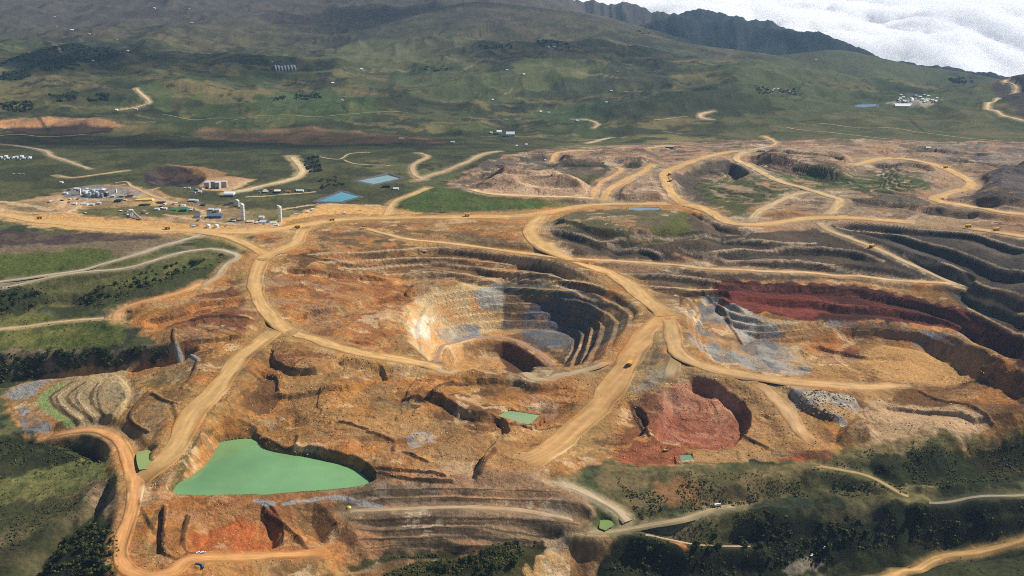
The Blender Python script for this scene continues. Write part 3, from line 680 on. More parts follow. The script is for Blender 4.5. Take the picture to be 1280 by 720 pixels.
G([(190,638),(204,634),(203,694),(188,694)], (120,92,58), .9, 1, 1)
G([(175,698),(195,697),(197,708),(178,708)], (178,170,156), .9, 1, 1)
G([(150,700),(420,697),(400,735),(150,735)], (178,140,92), .8, 2, 3)
G([(365,633),(392,627),(415,640),(426,665),(431,688),(414,695),(386,680)], (128,94,62), .9, 2, 2)
G([(440,612),(700,602),(740,636),(728,668),(600,690),(440,697),(430,650)], (142,116,86), .95, 3, 3, rgb2=(122,98,72), size=40)
G([(480,640),(700,645),(700,660),(500,665)], (132,104,78), .7, 3, 3)
# slopes in front
G([(745,580),(860,582),(1010,577),(1095,553),(1300,540),(1300,570),(1090,575),(1000,605),(830,625),(770,640)], (122,104,68), .9, 3, 4, rgb2=(96,90,54))
G([(770,590),(900,600),(1010,612),(960,626),(800,650),(770,630)], (74,72,42), .7, 3, 6, rgb2=(112,96,64))
G([(810,605),(870,600),(880,625),(830,628)], (132,92,58), .7, 2, 5)
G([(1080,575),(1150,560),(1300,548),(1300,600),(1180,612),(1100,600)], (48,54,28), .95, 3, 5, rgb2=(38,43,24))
G([(980,600),(1120,600),(1140,622),(1000,624)], (84,80,48), .8, 3, 5)
G([(760,670),(900,640),(1140,628),(1300,622),(1300,650),(1100,690),(900,735),(740,735)], (42,46,25), .97, 3, 4, rgb2=(32,35,20))  # albedo lowered: shadow on this slope is put into its colour
G([(790,672),(870,650),(930,636),(960,650),(920,672),(850,674)], (84,82,46), .9, 3, 4)
G([(1000,640),(1100,632),(1110,648),(1040,652)], (92,84,58), .7, 3, 5)
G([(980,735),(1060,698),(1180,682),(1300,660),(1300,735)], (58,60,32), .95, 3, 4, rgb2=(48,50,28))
G([(980,712),(1010,698),(1030,704),(990,722)], (150,138,118), .9, 1.5, 2)
G([(470,735),(520,702),(600,684),(690,675),(690,700),(680,735)], (56,58,30), .97, 3, 4, rgb2=(72,72,40))
G([(430,705),(500,690),(560,684),(600,680),(520,700),(440,716)], (64,66,38), .9, 2, 3)
G([(420,716),(470,703),(480,706),(430,724)], (170,148,118), .9, 1.5, 2)
G([(650,735),(668,700),(688,674),(732,667),(728,690),(704,735)], (206,164,112), .95, 2, 4, rgb2=(220,196,158), size=14)
G([(728,672),(770,670),(750,700),(730,735),(700,735),(722,690)], (134,98,64), .95, 2, 4, rgb2=(168,130,90), size=16)
G([(840,680),(855,678),(862,702),(848,700)], (180,120,72), .8, 1.5, 4)
# lower left hills
G([(-20,545),(20,540),(110,545),(150,570),(120,585),(-20,605)], (42,46,26), .95, 3, 5, rgb2=(58,60,34))
G([(-20,610),(40,590),(130,572),(150,600),(110,610),(20,625),(-20,640)], (122,120,68), .9, 3, 5, rgb2=(96,100,54))
G([(-20,640),(120,610),(160,625),(150,660),(60,680),(-20,690)], (106,94,66), .9, 4, 6, rgb2=(70,72,42), size=40)
G([(110,600),(160,615),(155,660),(130,650)], (142,118,88), .9, 2, 4, rgb2=(96,80,62), size=16)
G([(-20,690),(60,660),(110,650),(150,670),(150,735),(-20,735)], (44,48,26), .9, 4, 6, rgb2=(84,78,52), size=60)
G([(50,720),(70,680),(110,655),(145,675),(148,735),(50,735)], (36,40,22), .95, 3, 5)
G([(-20,440),(60,437),(150,432),(215,432),(210,444),(130,458),(60,466),(-20,476)], (50,54,32), .95, 2, 4, rgb2=(120,104,80), size=16)
G([(-20,365),(40,362),(60,378),(20,392),(-20,396)], (46,52,30), .9, 3, 4)
G([(60,385),(180,355),(270,332),(270,345),(190,372),(80,395)], (60,64,34), .85, 3, 4)
# the upper mine
G([(495,256),(525,238),(590,238),(700,246),(735,253),(660,262),(520,264)], (76,92,42), .97, 2, 2, rgb2=(86,94,50))
G([(600,238),(615,220),(655,213),(700,215),(742,234),(745,246),(650,245)], (200,152,96), .95, 2, 2, rgb2=(180,132,84), size=40)
G([(645,232),(665,222),(715,224),(728,236),(700,238)], (170,122,78), .9, 1, 1, rgb2=(150,130,110), size=20)
G([(600,205),(640,196),(690,196),(700,212),(640,214),(605,215)], (98,82,72), .9, 2, 4, rgb2=(120,104,86))
G([(695,206),(720,198),(810,200),(820,210),(760,220),(740,232),(700,214)], (110,98,78), .9, 3, 4, rgb2=(92,86,60))
G([(660,212),(745,218),(755,226),(740,230),(690,215)], (82,88,52), .7, 2, 3)
G([(700,192),(740,189),(820,188),(815,200),(750,203),(700,200)], (152,118,90), .9, 2, 3)
G([(770,238),(785,224),(815,216),(828,240),(838,252),(775,254)], (176,140,104), .9, 2, 2)
G([(840,228),(850,214),(900,200),(925,215),(900,245),(930,265),(900,272),(855,248)], (98,82,66), .95, 2, 3, rgb2=(82,70,60))
G([(868,232),(900,218),(960,222),(1000,238),(970,250),(930,275),(905,262),(880,245)], (80,90,50), .95, 2, 3, rgb2=(92,92,56))
G([(950,215),(1010,213),(1060,222),(1120,212),(1160,230),(1170,240),(1100,242),(1050,236),(1010,236)], (74,88,48), .97, 2, 2, rgb2=(84,92,54))
G([(930,205),(960,192),(1060,196),(1068,210),(1052,220),(1000,214)], (138,98,70), .95, 2, 3, rgb2=(112,82,62))
G([(960,186),(1050,182),(1130,184),(1120,196),(1000,196)], (178,138,98), .9, 2, 3)
G([(1090,208),(1150,203),(1190,222),(1175,232),(1130,218)], (134,110,86), .9, 2, 3)
G([(1060,240),(1100,245),(1160,248),(1150,260),(1060,258)], (104,92,70), .9, 2, 3)
G([(1225,220),(1300,205),(1300,250),(1230,236)], (104,88,80), .95, 3, 4, rgb2=(84,76,70))
G([(1180,250),(1220,243),(1300,255),(1300,266),(1220,258)], (90,72,58), .9, 2, 3)
G([(1150,182),(1300,184),(1300,205),(1230,205),(1170,196)], (142,122,104), .9, 3, 4, rgb2=(110,96,84))
G([(672,290),(690,275),(760,263),(840,262),(880,280),(870,300),(760,296),(700,284)], (118,112,66), .9, 2, 3, rgb2=(98,98,54))
G([(830,280),(870,270),(890,285),(860,296)], (88,98,48), .7, 2, 3)
G([(860,268),(885,264),(905,278),(940,284),(900,296),(870,290)], (98,78,62), .9, 2, 3)
# dust over the flats beside the haul roads
for name, P, L, wd, colr, berm in ROAD_GEO:
    if wd < 10: continue
    w = window(P, wd * 1.6); X, Y = GX[w], GY[w]
    d, _ = line_dist(X, Y, P)
    m = 0.55 * (1 - sstep(wd * 0.5, wd * (1.1 + 0.5), d + (fbm(X, Y, 25, 3, 120) - 0.5) * wd))
    C[w] = C[w] * (1 - m[..., None]) + lin(colr) * m[..., None]
for P, rgb_, wd_ in ((PONDS[0][1], (150,112,66), 9), (PONDS[0][1], (112,98,58), 4)):      # stained shore
    w = window(P, 25); d, _ = line_dist(GX[w], GY[w], P, True); m = 0.8 * (1 - sstep(wd_ * .6, wd_, d + (fbm(GX[w], GY[w], 12, 3, 152) - .5) * wd_)); C[w] = C[w] * (1 - m[..., None]) + lin(rgb_) * m[..., None]
def stroke(line, width, rgb, k=0.8):
    P = smooth_line(W(line), 10); w = window(P, width * 2); X, Y = GX[w], GY[w]
    d, _ = line_dist(X, Y, P); d = d + (fbm(X, Y, 12, 3, 121) - 0.5) * width * 0.8
    m = k * (1 - sstep(width * 0.35, width * 0.65, d))
    C[w] = C[w] * (1 - m[..., None]) + lin(rgb) * m[..., None]
for ln in BUNDS: stroke(ln, 5, (92,64,44), 0.75)
for ln in ([(357,630),(395,624),(420,622),(445,627),(478,635)], [(1150,412),(1205,420)], [(247,450),(219,430)], [(320,626),(340,630)]): stroke(ln, 8, (150,150,148), 0.9)
for ln in ([(845,370),(865,377),(872,392),(867,410),(880,437),(910,460)], [(960,400),(1010,402),(1035,397),(1100,397),(1150,405),(1205,415)], [(1075,420),(1047,440),(1055,455),(1075,467),(1080,478)]): stroke(ln, 9, (196,164,130), 0.9)
for ln in ([(900,354),(1000,362),(1100,372),(1180,392),(1230,412)], [(1010,384),(1060,382),(1130,392),(1200,410)]): stroke(ln, 7, (190,110,84), 0.6)

for ln in DAM_LINES: stroke(ln, 2.5, (84,66,48), 0.8)
for ln in ([(90,478),(67,492),(65,503),(97,531)], [(106,478),(87,492),(86,502),(115,527)], [(122,479),(114,492),(115,503),(130,520)]): stroke(ln, 4.5, (104,84,58), 0.9)  # dark arcs: shade of the terrace faces put into the colour
for q_ in range(6):
    stroke([(950 + 4*q_, 215 + 4*q_), (1010, 217 + 3.6*q_), (1080, 218 + 3.4*q_), (1150, 212 + 4.4*q_)], 6, (50,62,36), 0.75)
    stroke([(872 + 3*q_, 230 + 5*q_), (900 + 3*q_, 225 + 5*q_), (960 - 2*q_, 226 + 5*q_)], 6, (54,64,38), 0.7)
fr = np.random.default_rng(31)
for _ in range(46):                                       # hedges, banks and footpaths on the far slopes
    x0, y0 = fr.uniform(0, 1150), fr.uniform(35, 165); a_ = fr.choice([0, 0, .25, -.25, 1.2, -1.0]) + fr.normal() * .1; l_ = fr.uniform(18, 70)
    if x0 > 650 and y0 < 75 + (x0 - 650) * .1: continue
    stroke([(x0, y0), (x0 + l_ * .5 * math.cos(a_), y0 + l_ * .22 * math.sin(a_) + fr.normal()), (x0 + l_ * math.cos(a_), y0 + l_ * .4 * math.sin(a_))], fr.uniform(7, 13), ((40,50,34), (136,122,90), (46,58,38))[int(fr.integers(3))], 0.7)
# bare faces against dusty flats
dzx = np.gradient(H, axis=1) / np.maximum(np.gradient(GX, axis=1), .1)
dzy = np.gradient(H, axis=0) / np.maximum(np.gradient(GY, axis=0), .1)
SLOPE = np.sqrt(dzx ** 2 + dzy ** 2)
mine_m = np.zeros(H.shape)
for poly in (MINE, UPPER):
    P = smooth_line(W(poly), 30, True); w, d = sdist(P, 30); mine_m[w] = np.maximum(mine_m[w], sstep(-10, 10, d))
flat = (1 - sstep(0.15, 0.5, SLOPE)) * mine_m * BENCH
C = mix3(C, C * 0.25 + lin((186, 152, 110)) * 0.75, flat * 0.65 * (0.45 + 0.55 * sstep(0.35, 0.6, n3)))
G([(888,352),(960,354),(1060,358),(1130,368),(1210,392),(1310,450),(1310,500),(1215,425),(1120,402),(1010,400),(930,384)], (100,42,38), .97, 2, 4, rgb2=(76,36,36), size=40)
G([(905,366),(1010,372),(1040,388),(1010,396),(925,382)], (140,66,54), .9, 2, 3, rgb2=(122,54,46))
for ln in ([(900,354),(1000,362),(1100,372),(1180,392),(1230,412)], [(1010,384),(1060,382),(1130,392),(1200,410)]): stroke(ln, 5, (176,100,78), 0.5)
# strata and stains on the faces, patches and wheel-worn streaks on the flats
stra = fbm(GX * 0.25, H * 3.0 + GY * 0.05, 14, 3, 130)
C *= (1 + (sstep(0.3, 1.0, SLOPE) * mine_m * (stra - 0.5) * 1.2))[..., None]
streak = fbm(GX * 0.35 + GY * 0.2, GY * 1.6 - GX * 0.2, 28, 4, 131)
C *= (1 + mine_m * (streak - 0.5) * 0.5)[..., None]
warm = C[..., 1] > C[..., 0] * 0.34                       # the red ground keeps its own colour
pale = warm * sstep(0.66, 0.78, fbm(GX, GY * 1.5, 26, 4, 132)) * mine_m * (C.mean(-1) > 0.12)
C = mix3(C, lin((222, 184, 134)), 0.6 * pale)
ochre = warm * sstep(0.55, 0.66, fbm(GX, GY * 1.4, 85, 4, 135)) * mine_m * (C.mean(-1) > 0.13)
C = mix3(C, lin((208, 140, 66)), 0.45 * ochre)
rust = sstep(0.58, 0.75, fbm(GX, GY, 70, 4, 133)) * mine_m * (C.mean(-1) > 0.1)
C = mix3(C, C * np.array([1.05, 0.72, 0.5], np.float32), 0.1 * rust)
crk = ridged(GX + 14 * n3, GY, 55, 4, 134)                    # wash lines and scraped tracks
C *= (1 - 0.26 * mine_m * sstep(0.62, 0.82, crk))[..., None]
lum = C.mean(-1, keepdims=True); C = np.where(mine_m[..., None] > 0.5, C * 0.88 + lum * np.array([1.0, 0.97, 0.88], np.float32) * 0.12, C)
C = np.where(mine_m[..., None] > 0.5, np.where(C[..., :1] > 2.0 * C[..., 2:], C * np.array([0.86, 0.82, 0.62], np.float32), C * np.array([0.92, 0.91, 0.88], np.float32)), C)
for sd_, sz_, lo_, rgb_, k_ in ((161, 75, .60, (104,76,50), .5), (162, 60, .62, (168,150,122), .3), (163, 44, .65, (216,188,146), .45), (164, 90, .60, (184,118,58), .5), (165, 30, .66, (84,62,44), .45), (166, 130, .57, (166,128,80), .5)):
    f_ = fbm(GX + 30 * n3, GY * 1.5 + 20 * n4, sz_, 5, sd_, 0.62)
    C = mix3(C, lin(rgb_), k_ * sstep(lo_, lo_ + .035, f_) * mine_m * (C.mean(-1) > 0.10) * (C[..., 0] > C[..., 2] * 2.0) * (C[..., 1] > C[..., 0] * 0.34))
# ground that keeps one clear colour of its own, and painted shade of the terrace faces, laid last
G([(60,492),(75,476),(130,466),(160,470),(165,495),(150,520),(120,536),(95,534)], (182,156,112), .85, 2, 2, rgb2=(166,142,102), size=20)
G([(76,478),(86,477),(64,492),(61,503),(90,526),(95,533),(84,535),(47,506),(47,495)], (138,154,92), .95, .8, .4)
for ln in ([(90,478),(67,492),(65,503),(97,531)], [(106,478),(87,492),(86,502),(115,527)], [(122,479),(114,492),(115,503),(130,520)]): stroke(ln, 5.5, (96,78,54), 0.9)  # dark arcs again, painted in for shade on the terrace faces
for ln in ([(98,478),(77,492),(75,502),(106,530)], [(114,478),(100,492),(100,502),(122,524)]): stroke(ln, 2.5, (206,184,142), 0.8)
G([(503,402),(512,380),(560,358),(622,350),(628,400),(600,420),(552,440),(528,444)], (196,170,124), .8, 2, 3, rgb2=(202,152,96), size=30)
G([(586,364),(626,352),(630,385),(602,388)], (158,154,142), .9, 2, 2)
G([(548,408),(575,396),(598,399),(610,420),(580,425),(550,423)], (112,118,128), .85, 2, 5, rgb2=(160,146,122), size=16)
G([(514,415),(524,398),(538,394),(534,418),(522,425)], (214,202,178), .85, 2, 3)
G([(655,402),(665,378),(715,372),(742,392),(725,415),(695,440),(668,425)], (84,92,106), .55, 4, 7, rgb2=(112,104,92), size=22)
G([(604,238),(616,221),(655,214),(700,216),(740,234),(742,245),(650,245)], (206,162,106), .85, 2, 2, rgb2=(190,142,92), size=30)
G([(1095,432),(1180,434),(1225,452),(1215,475),(1120,478),(1080,455)], (184,140,84), .8, 3, 4)
G([(1100,500),(1170,508),(1235,524),(1180,542),(1085,540)], (186,154,116), .75, 4, 6)
G([(832,486),(870,476),(905,488),(932,507),(935,528),(912,558),(842,554),(818,540)], (150,90,66), .7, 2, 5, rgb2=(184,130,100), size=34)
for q_ in range(6):
    stroke([(950 + 4*q_, 215 + 4*q_), (1010, 217 + 3.6*q_), (1080, 218 + 3.4*q_), (1150, 212 + 4.4*q_)], 9, (76,90,48), 0.8)
for ln in ([(600,240),(612,226),(650,217),(700,219),(738,236)], [(622,238),(640,226),(672,221),(712,226),(730,238)]): stroke(ln, 8, (158,112,70), 0.7)
for ln, dr, rc in WALL_LINES: stroke(ln, 5.0, (190,160,120), 0.8)
C *= (0.72 + 0.34 * n3 + 0.22 * n4)[..., None]
C *= 1 - np.array([0.16, 0.12, 0.0], np.float32) * sstep(4200, 6500, GY)[..., None]  # far hills tinted bluer with distance: haze put into the colour
C = np.where((C[..., :1] < C[..., 1:2] * 1.25) & (mine_m[..., None] < .5), C * 0.86, C)
calm = np.zeros(H.shape, np.float32)                        # grey-brown waste rock, less ochre than the rest
for poly_, k_ in ((UPPER, .38), ([(440,606),(700,602),(740,636),(728,668),(600,692),(440,697),(428,650)], .28), ([(672,288),(760,262),(1300,262),(1300,350),(1195,356),(900,350),(760,335)], .3)):
    P = smooth_line(W(poly_), 30, True); w, d = sdist(P, 30); calm[w] = np.maximum(calm[w], k_ * sstep(-25, 25, d))
calm *= C[..., 0] > C[..., 1] * 1.15
lum = C.mean(-1, keepdims=True); C = C * (1 - calm[..., None]) + lum * np.array([1.06, 0.98, 0.86], np.float32) * calm[..., None]
C = np.clip(C, 0.004, 0.85)

# ---------------------------------------------------------------- materials
def mat(name, rgb=(128,128,128), rough=0.9, var=0.0, scale=1.0, spec=0.2, metallic=0.0, vcol=False, bump=0.0, linear=None):
    m = bpy.data.materials.new(name); m.use_nodes = True
    nt = m.node_tree; b = nt.nodes['Principled BSDF']
    b.inputs['Roughness'].default_value = rough
    b.inputs['Specular IOR Level'].default_value = spec
    b.inputs['Metallic'].default_value = metallic
    tc = nt.nodes.new('ShaderNodeNewGeometry')
    nz = nt.nodes.new('ShaderNodeTexNoise'); nz.inputs['Scale'].default_value = scale; nz.inputs['Detail'].default_value = 6; nz.inputs['Roughness'].default_value = 0.62
    nt.links.new(tc.outputs['Position'], nz.inputs['Vector'])
    mr = nt.nodes.new('ShaderNodeMapRange'); mr.inputs['From Min'].default_value = 0.25; mr.inputs['From Max'].default_value = 0.75
    mr.inputs['To Min'].default_value = 1 - var; mr.inputs['To Max'].default_value = 1 + var
    nt.links.new(nz.outputs['Fac'], mr.inputs['Value'])
    mu = nt.nodes.new('ShaderNodeMix'); mu.data_type = 'RGBA'; mu.blend_type = 'MULTIPLY'; mu.inputs[0].default_value = 1.0
    if vcol:
        at = nt.nodes.new('ShaderNodeAttribute'); at.attribute_name = 'albedo'
        nt.links.new(at.outputs['Color'], mu.inputs[6])
    else:
        l = lin(rgb) if linear is None else linear
        mu.inputs[6].default_value = (*[float(v) for v in l], 1)
    nt.links.new(mr.outputs['Result'], mu.inputs[7])
    nt.links.new(mu.outputs[2], b.inputs['Base Color'])
    if bump:
        bp = nt.nodes.new('ShaderNodeBump'); bp.inputs['Strength'].default_value = 1.0; bp.inputs['Distance'].default_value = bump
        n2_ = nt.nodes.new('ShaderNodeTexNoise'); n2_.inputs['Scale'].default_value = scale * 0.8; n2_.inputs['Detail'].default_value = 7; n2_.inputs['Roughness'].default_value = 0.7
        nt.links.new(tc.outputs['Position'], n2_.inputs['Vector'])
        nt.links.new(n2_.outputs['Fac'], bp.inputs['Height']); nt.links.new(bp.outputs['Normal'], b.inputs['Normal'])
    return m
M_GROUND = mat('ground_soil', rough=0.95, var=0.42, scale=0.15, spec=0.08, vcol=True, bump=3.0)
M_ROCK = mat('mine_rock', rough=0.93, var=0.32, scale=0.2, spec=0.1, vcol=True, bump=4.0)

# ---------------------------------------------------------------- terrain meshes, one per kind of land
def tag(o, label=None, cat=None, group=None, kind=None):
    if label: o['label'] = label
    if cat: o['category'] = cat
    if group: o['group'] = group
    if kind: o['kind'] = kind
    return o
def grid_mesh(name, faces, verts, cols, material, smooth=True):
    me = bpy.data.meshes.new(name)
    used = np.zeros(len(verts), bool); used[faces.ravel()] = True
    idx = np.cumsum(used) - 1
    v = verts[used]; f = idx[faces]
    me.vertices.add(len(v)); me.vertices.foreach_set('co', v.astype(np.float32).ravel())
    me.loops.add(f.size); me.loops.foreach_set('vertex_index', f.astype(np.int32).ravel())
    me.polygons.add(len(f)); me.polygons.foreach_set('loop_start', np.arange(0, f.size, 4, dtype=np.int32))
    me.polygons.foreach_set('use_smooth', np.full(len(f), smooth))
    me.update(calc_edges=True)
    if cols is not None:
        a = me.color_attributes.new('albedo', 'FLOAT_COLOR', 'POINT')
        c = np.ones((len(v), 4), np.float32); c[:, :3] = cols[used]
        a.data.foreach_set('color', c.ravel())
    me.materials.append(material)
    o = bpy.data.objects.new(name, me); COL.objects.link(o)
    return o
REGION = np.zeros(H.shape, np.int8)                      # 0 grassland
REGION[GY > 3450] = 1                                    # hills
def region(poly, k):
    P = smooth_line(W(poly), 30, True); w, d = sdist(P, 5)
    r = REGION[w]; r[d > 0] = k; REGION[w] = r
region(UPPER, 3); region(MINE, 2)
region([(385,300),(520,292),(660,304),(760,340),(800,378),(800,390),(770,430),(757,450),(700,462),(540,462),(500,425),(490,380),(420,345)], 4)
region([(858,380),(890,352),(1060,346),(1195,358),(1300,440),(1300,500),(1200,475),(1000,472),(890,452),(858,420)], 5)
ii = np.arange(NR * NC).reshape(NR, NC)
F = np.stack([ii[:-1, :-1], ii[:-1, 1:], ii[1:, 1:], ii[1:, :-1]], -1).reshape(-1, 4)
FR = REGION[:-1, :-1].ravel()
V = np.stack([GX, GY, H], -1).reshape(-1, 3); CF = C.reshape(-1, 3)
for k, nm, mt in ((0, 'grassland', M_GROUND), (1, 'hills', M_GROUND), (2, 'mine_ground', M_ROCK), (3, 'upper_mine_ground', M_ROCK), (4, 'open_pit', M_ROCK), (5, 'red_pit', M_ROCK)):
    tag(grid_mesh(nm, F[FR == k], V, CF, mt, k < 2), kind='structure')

# ---------------------------------------------------------------- road surfaces and water
def csample(x, y):
    r = np.clip(np.round(np.interp(y, YR, np.arange(NR))).astype(int), 0, NR - 1); c = np.clip(np.round(np.interp(x / y, U, np.arange(NC))).astype(int), 0, NC - 1)
    return C[r, c]
M_ROAD = mat('road_dirt', (128,128,128), 0.95, 0.16, 0.07, 0.08, vcol=True, bump=0.8)
for k, (name, P, L, wd, colr, berm) in enumerate(ROAD_GEO):
    T = np.gradient(P[:, :2], axis=0); T /= np.linalg.norm(T, axis=1)[:, None] + 1e-9
    N = np.stack([-T[:, 1], T[:, 0]], 1)
    bh = 0.7 if berm else 0.0
    prof = [(-0.5 - 4.0 / wd, -0.9), (-0.5 - 1.6 / wd, 0.1 + bh), (-0.5, 0.25 + bh * .2), (-0.42, 0.25), (-0.3, 0.3), (-0.2, 0.3), (-0.08, 0.33), (0.04, 0.34), (0.14, 0.33), (0.24, 0.3), (0.33, 0.3), (0.42, 0.25), (0.5, 0.25 + bh * .2), (0.5 + 1.6 / wd, 0.1 + bh), (0.5 + 4.0 / wd, -0.9)]
    wn_ = 0.82 + 0.26 * (fbm(L, L * 0 + k * 7.7, 30, 4, 140) - 0.5) * 2
    clear = np.ones((len(P), 2))
    for j, (n_, P2, L2, wd2, c_, b_) in enumerate(ROAD_GEO):
        if j == k: continue
        for s_, sg in ((0, -1), (1, 1)):
            q = P[:, :2] + sg * N * wd * 0.5
            d, _ = line_dist(q[:, 0], q[:, 1], P2)
            clear[:, s_] = np.minimum(clear[:, s_], sstep(wd2 * 0.5 + 1, wd2 * 0.5 + 8, d))
    sink = 1 - sstep(0, 14, np.minimum(L, L[-1] - L)); verts = []
    for i in range(len(P)):
        for f, z in prof:
            zz = z
            if bh and z > 0.3 and abs(f) >= 0.5: zz = 0.1 + (z - 0.1) * clear[i, 0 if f < 0 else 1]
            verts.append((P[i, 0] + N[i, 0] * f * wd * wn_[i], P[i, 1] + N[i, 1] * f * wd * wn_[i], P[i, 2] + zz + 0.05 * (k % 7) - 1.9 * sink[i]))
    n = len(prof); verts = np.array(verts)
    r = np.arange(len(P) * n).reshape(len(P), n)
    f = np.stack([r[:-1, :-1], r[1:, :-1], r[1:, 1:], r[:-1, 1:]], -1).reshape(-1, 4)[:, ::-1]
    lat = np.tile(np.array([p[0] for p in prof]), len(P)); sl = np.repeat(L, n)
    own = lin(colr) * (0.60 + 0.78 * fbm(sl, lat * 260 + k * 31, 26, 4, 141, 0.6) + 0.34 * (fbm(sl * 0.12, lat * 150 + k * 13, 9, 2, 142) - 0.5))[:, None]
    near_end = np.minimum(sl, L[-1] - sl)
    t = np.maximum(sstep(0.30, 0.54, np.abs(lat) + 0.35 * (fbm(sl, lat * 40, 16, 3, 143) - 0.5)), (1 - sstep(6, 46, near_end)) if wd > 16 else 0)
    cols = own * (1 - 0.95 * t[:, None]) + csample(verts[:, 0], verts[:, 1]) * 0.95 * t[:, None]
    o = grid_mesh(name, f, verts, cols, M_ROAD); tag(o, kind='structure')
def water_mat(rgb, rough=0.1):
    return mat('pond_water', rgb, rough, 0.3, 0.006, 0.5, bump=0.0)
WATER = [(110,150,98),(134,150,84),(126,152,100),(108,136,104),(116,134,72),(88,156,166),(136,164,158),(126,144,158),(84,88,110)]
for (name, P, z), c in zip(PONDS, WATER):
    c_ = P[:, :2].mean(0)
    me = bpy.data.meshes.new(name); n = len(P)
    me.from_pydata([(p[0] + (p[0] - c_[0]) * .004, p[1] + (p[1] - c_[1]) * .004, z) for p in P], [], [tuple(range(n))])
    me.materials.append(water_mat(c)); o = bpy.data.objects.new(name, me); COL.objects.link(o); tag(o, kind='structure')

# ================================================================ things
class MB:
    def __init__(self): self.v = []; self.f = []
    def box(self, x0, x1, y0, y1, z0, z1):
        n = len(self.v); self.v += [(x, y, z) for z in (z0, z1) for y in (y0, y1) for x in (x0, x1)]
        self.f += [tuple(n + i for i in q) for q in ((0,2,3,1),(4,5,7,6),(0,1,5,4),(2,6,7,3),(0,4,6,2),(1,3,7,5))]; return self
    def lathe(self, prof, seg=14, cx=0, cy=0, axis='z'):
        n = len(self.v); m = len(prof)
        for i in range(seg):
            a = 2 * math.pi * i / seg
            for r, z in prof:
                p = (cx + r * math.cos(a), cy + r * math.sin(a), z)
                self.v.append(p if axis == 'z' else (cx + r * math.cos(a), z, cy + r * math.sin(a)))
        for i in range(seg):
            for k in range(m - 1):
                a, b = n + i * m + k, n + ((i + 1) % seg) * m + k
                self.f.append((a, b, b + 1, a + 1))
        self.f.append(tuple(n + i * m for i in range(seg))[::-1]); self.f.append(tuple(n + i * m + m - 1 for i in range(seg))); return self
    def prism(self, poly, y0, y1):                     # outline in x,z pushed along y
        n = len(self.v); m = len(poly)
        self.v += [(x, y0, z) for x, z in poly] + [(x, y1, z) for x, z in poly]
        self.f += [tuple(n + i for i in range(m)), tuple(n + m + i for i in range(m))[::-1]] + [(n + i, n + m + i, n + m + (i + 1) % m, n + (i + 1) % m) for i in range(m)]; return self
    def bar(self, p, q, r):
        p = np.array(p, float); q = np.array(q, float); d = q - p; d /= np.linalg.norm(d)
        a = np.cross(d, (0, 0, 1) if abs(d[2]) < .9 else (1, 0, 0)); a /= np.linalg.norm(a); b = np.cross(d, a); n = len(self.v)
        for c in (p, q):
            for s_, t_ in ((-1,-1),(1,-1),(1,1),(-1,1)): self.v.append(tuple(c + r * (s_ * a + t_ * b)))
        self.f += [tuple(n + i for i in q_) for q_ in ((0,1,2,3),(7,6,5,4),(0,4,5,1),(1,5,6,2),(2,6,7,3),(3,7,4,0))]; return self
    def mesh(self, name, material):
        me = bpy.data.meshes.new(name); me.from_pydata(self.v, [], self.f); me.materials.append(material)
        bm = bmesh.new(); bm.from_mesh(me); bmesh.ops.recalc_face_normals(bm, faces=bm.faces); bm.to_mesh(me); bm.free(); return me
    def build(self, name, material, parent=None):
        o = bpy.data.objects.new(name, self.mesh(name, material)); COL.objects.link(o)
        if parent: o.parent = parent
        return o
PM = {}
def paint_mat(name, rgb, rough=0.6, metallic=0.0, var=0.12, scale=0.6):
    if name not in PM: PM[name] = mat(name, rgb, rough, var, scale, 0.3, metallic)
    return PM[name]
WHITE = paint_mat('white_sheet', (222,222,216), 0.5); GREY = paint_mat('grey_sheet', (150,152,152), 0.5); DARKG = paint_mat('dark_steel', (58,60,62), 0.6)
BLACK = paint_mat('black_membrane', (26,26,30), 0.5); BLUE = paint_mat('blue_roof', (84,108,144), 0.5); GREEN = paint_mat('green_sheet', (58,124,84), 0.5)
YEL = paint_mat('yellow_cover', (206,188,70), 0.6); YELM = paint_mat('machine_yellow', (214,160,36), 0.5); RED = paint_mat('red_paint', (176,52,44), 0.5); RUSTY = paint_mat('rusty_roof', (140,92,70), 0.8)
GLASS = paint_mat('dark_glass', (28,34,40), 0.15); TYRE = paint_mat('tyre', (28,28,28), 0.9); TIN = paint_mat('tin_roof', (190,194,196), 0.4); STUCCO = paint_mat('stucco', (196,180,156), 0.85); CONC = paint_mat('concrete', (172,166,156), 0.85)
def root(name, px, py, label, cat, group=None, rot=0.0, sink=0.0):
    p = on_ground(px, py); o = bpy.data.objects.new(name, None); COL.objects.link(o); o.empty_display_size = 5
    o.location = (p[0], p[1], p[2] - sink); o.rotation_euler = (0, 0, rot); tag(o, label, cat, group); return o, p[1] / FPX
def ground_low(p, w, d, rot):
    c, s_ = math.cos(rot), math.sin(rot)
    return min(float(hsample(p[0] + c * a * w - s_ * b * d, p[1] + s_ * a * w + c * b * d)) for a in (-.5, 0, .5) for b in (-.5, 0, .5))
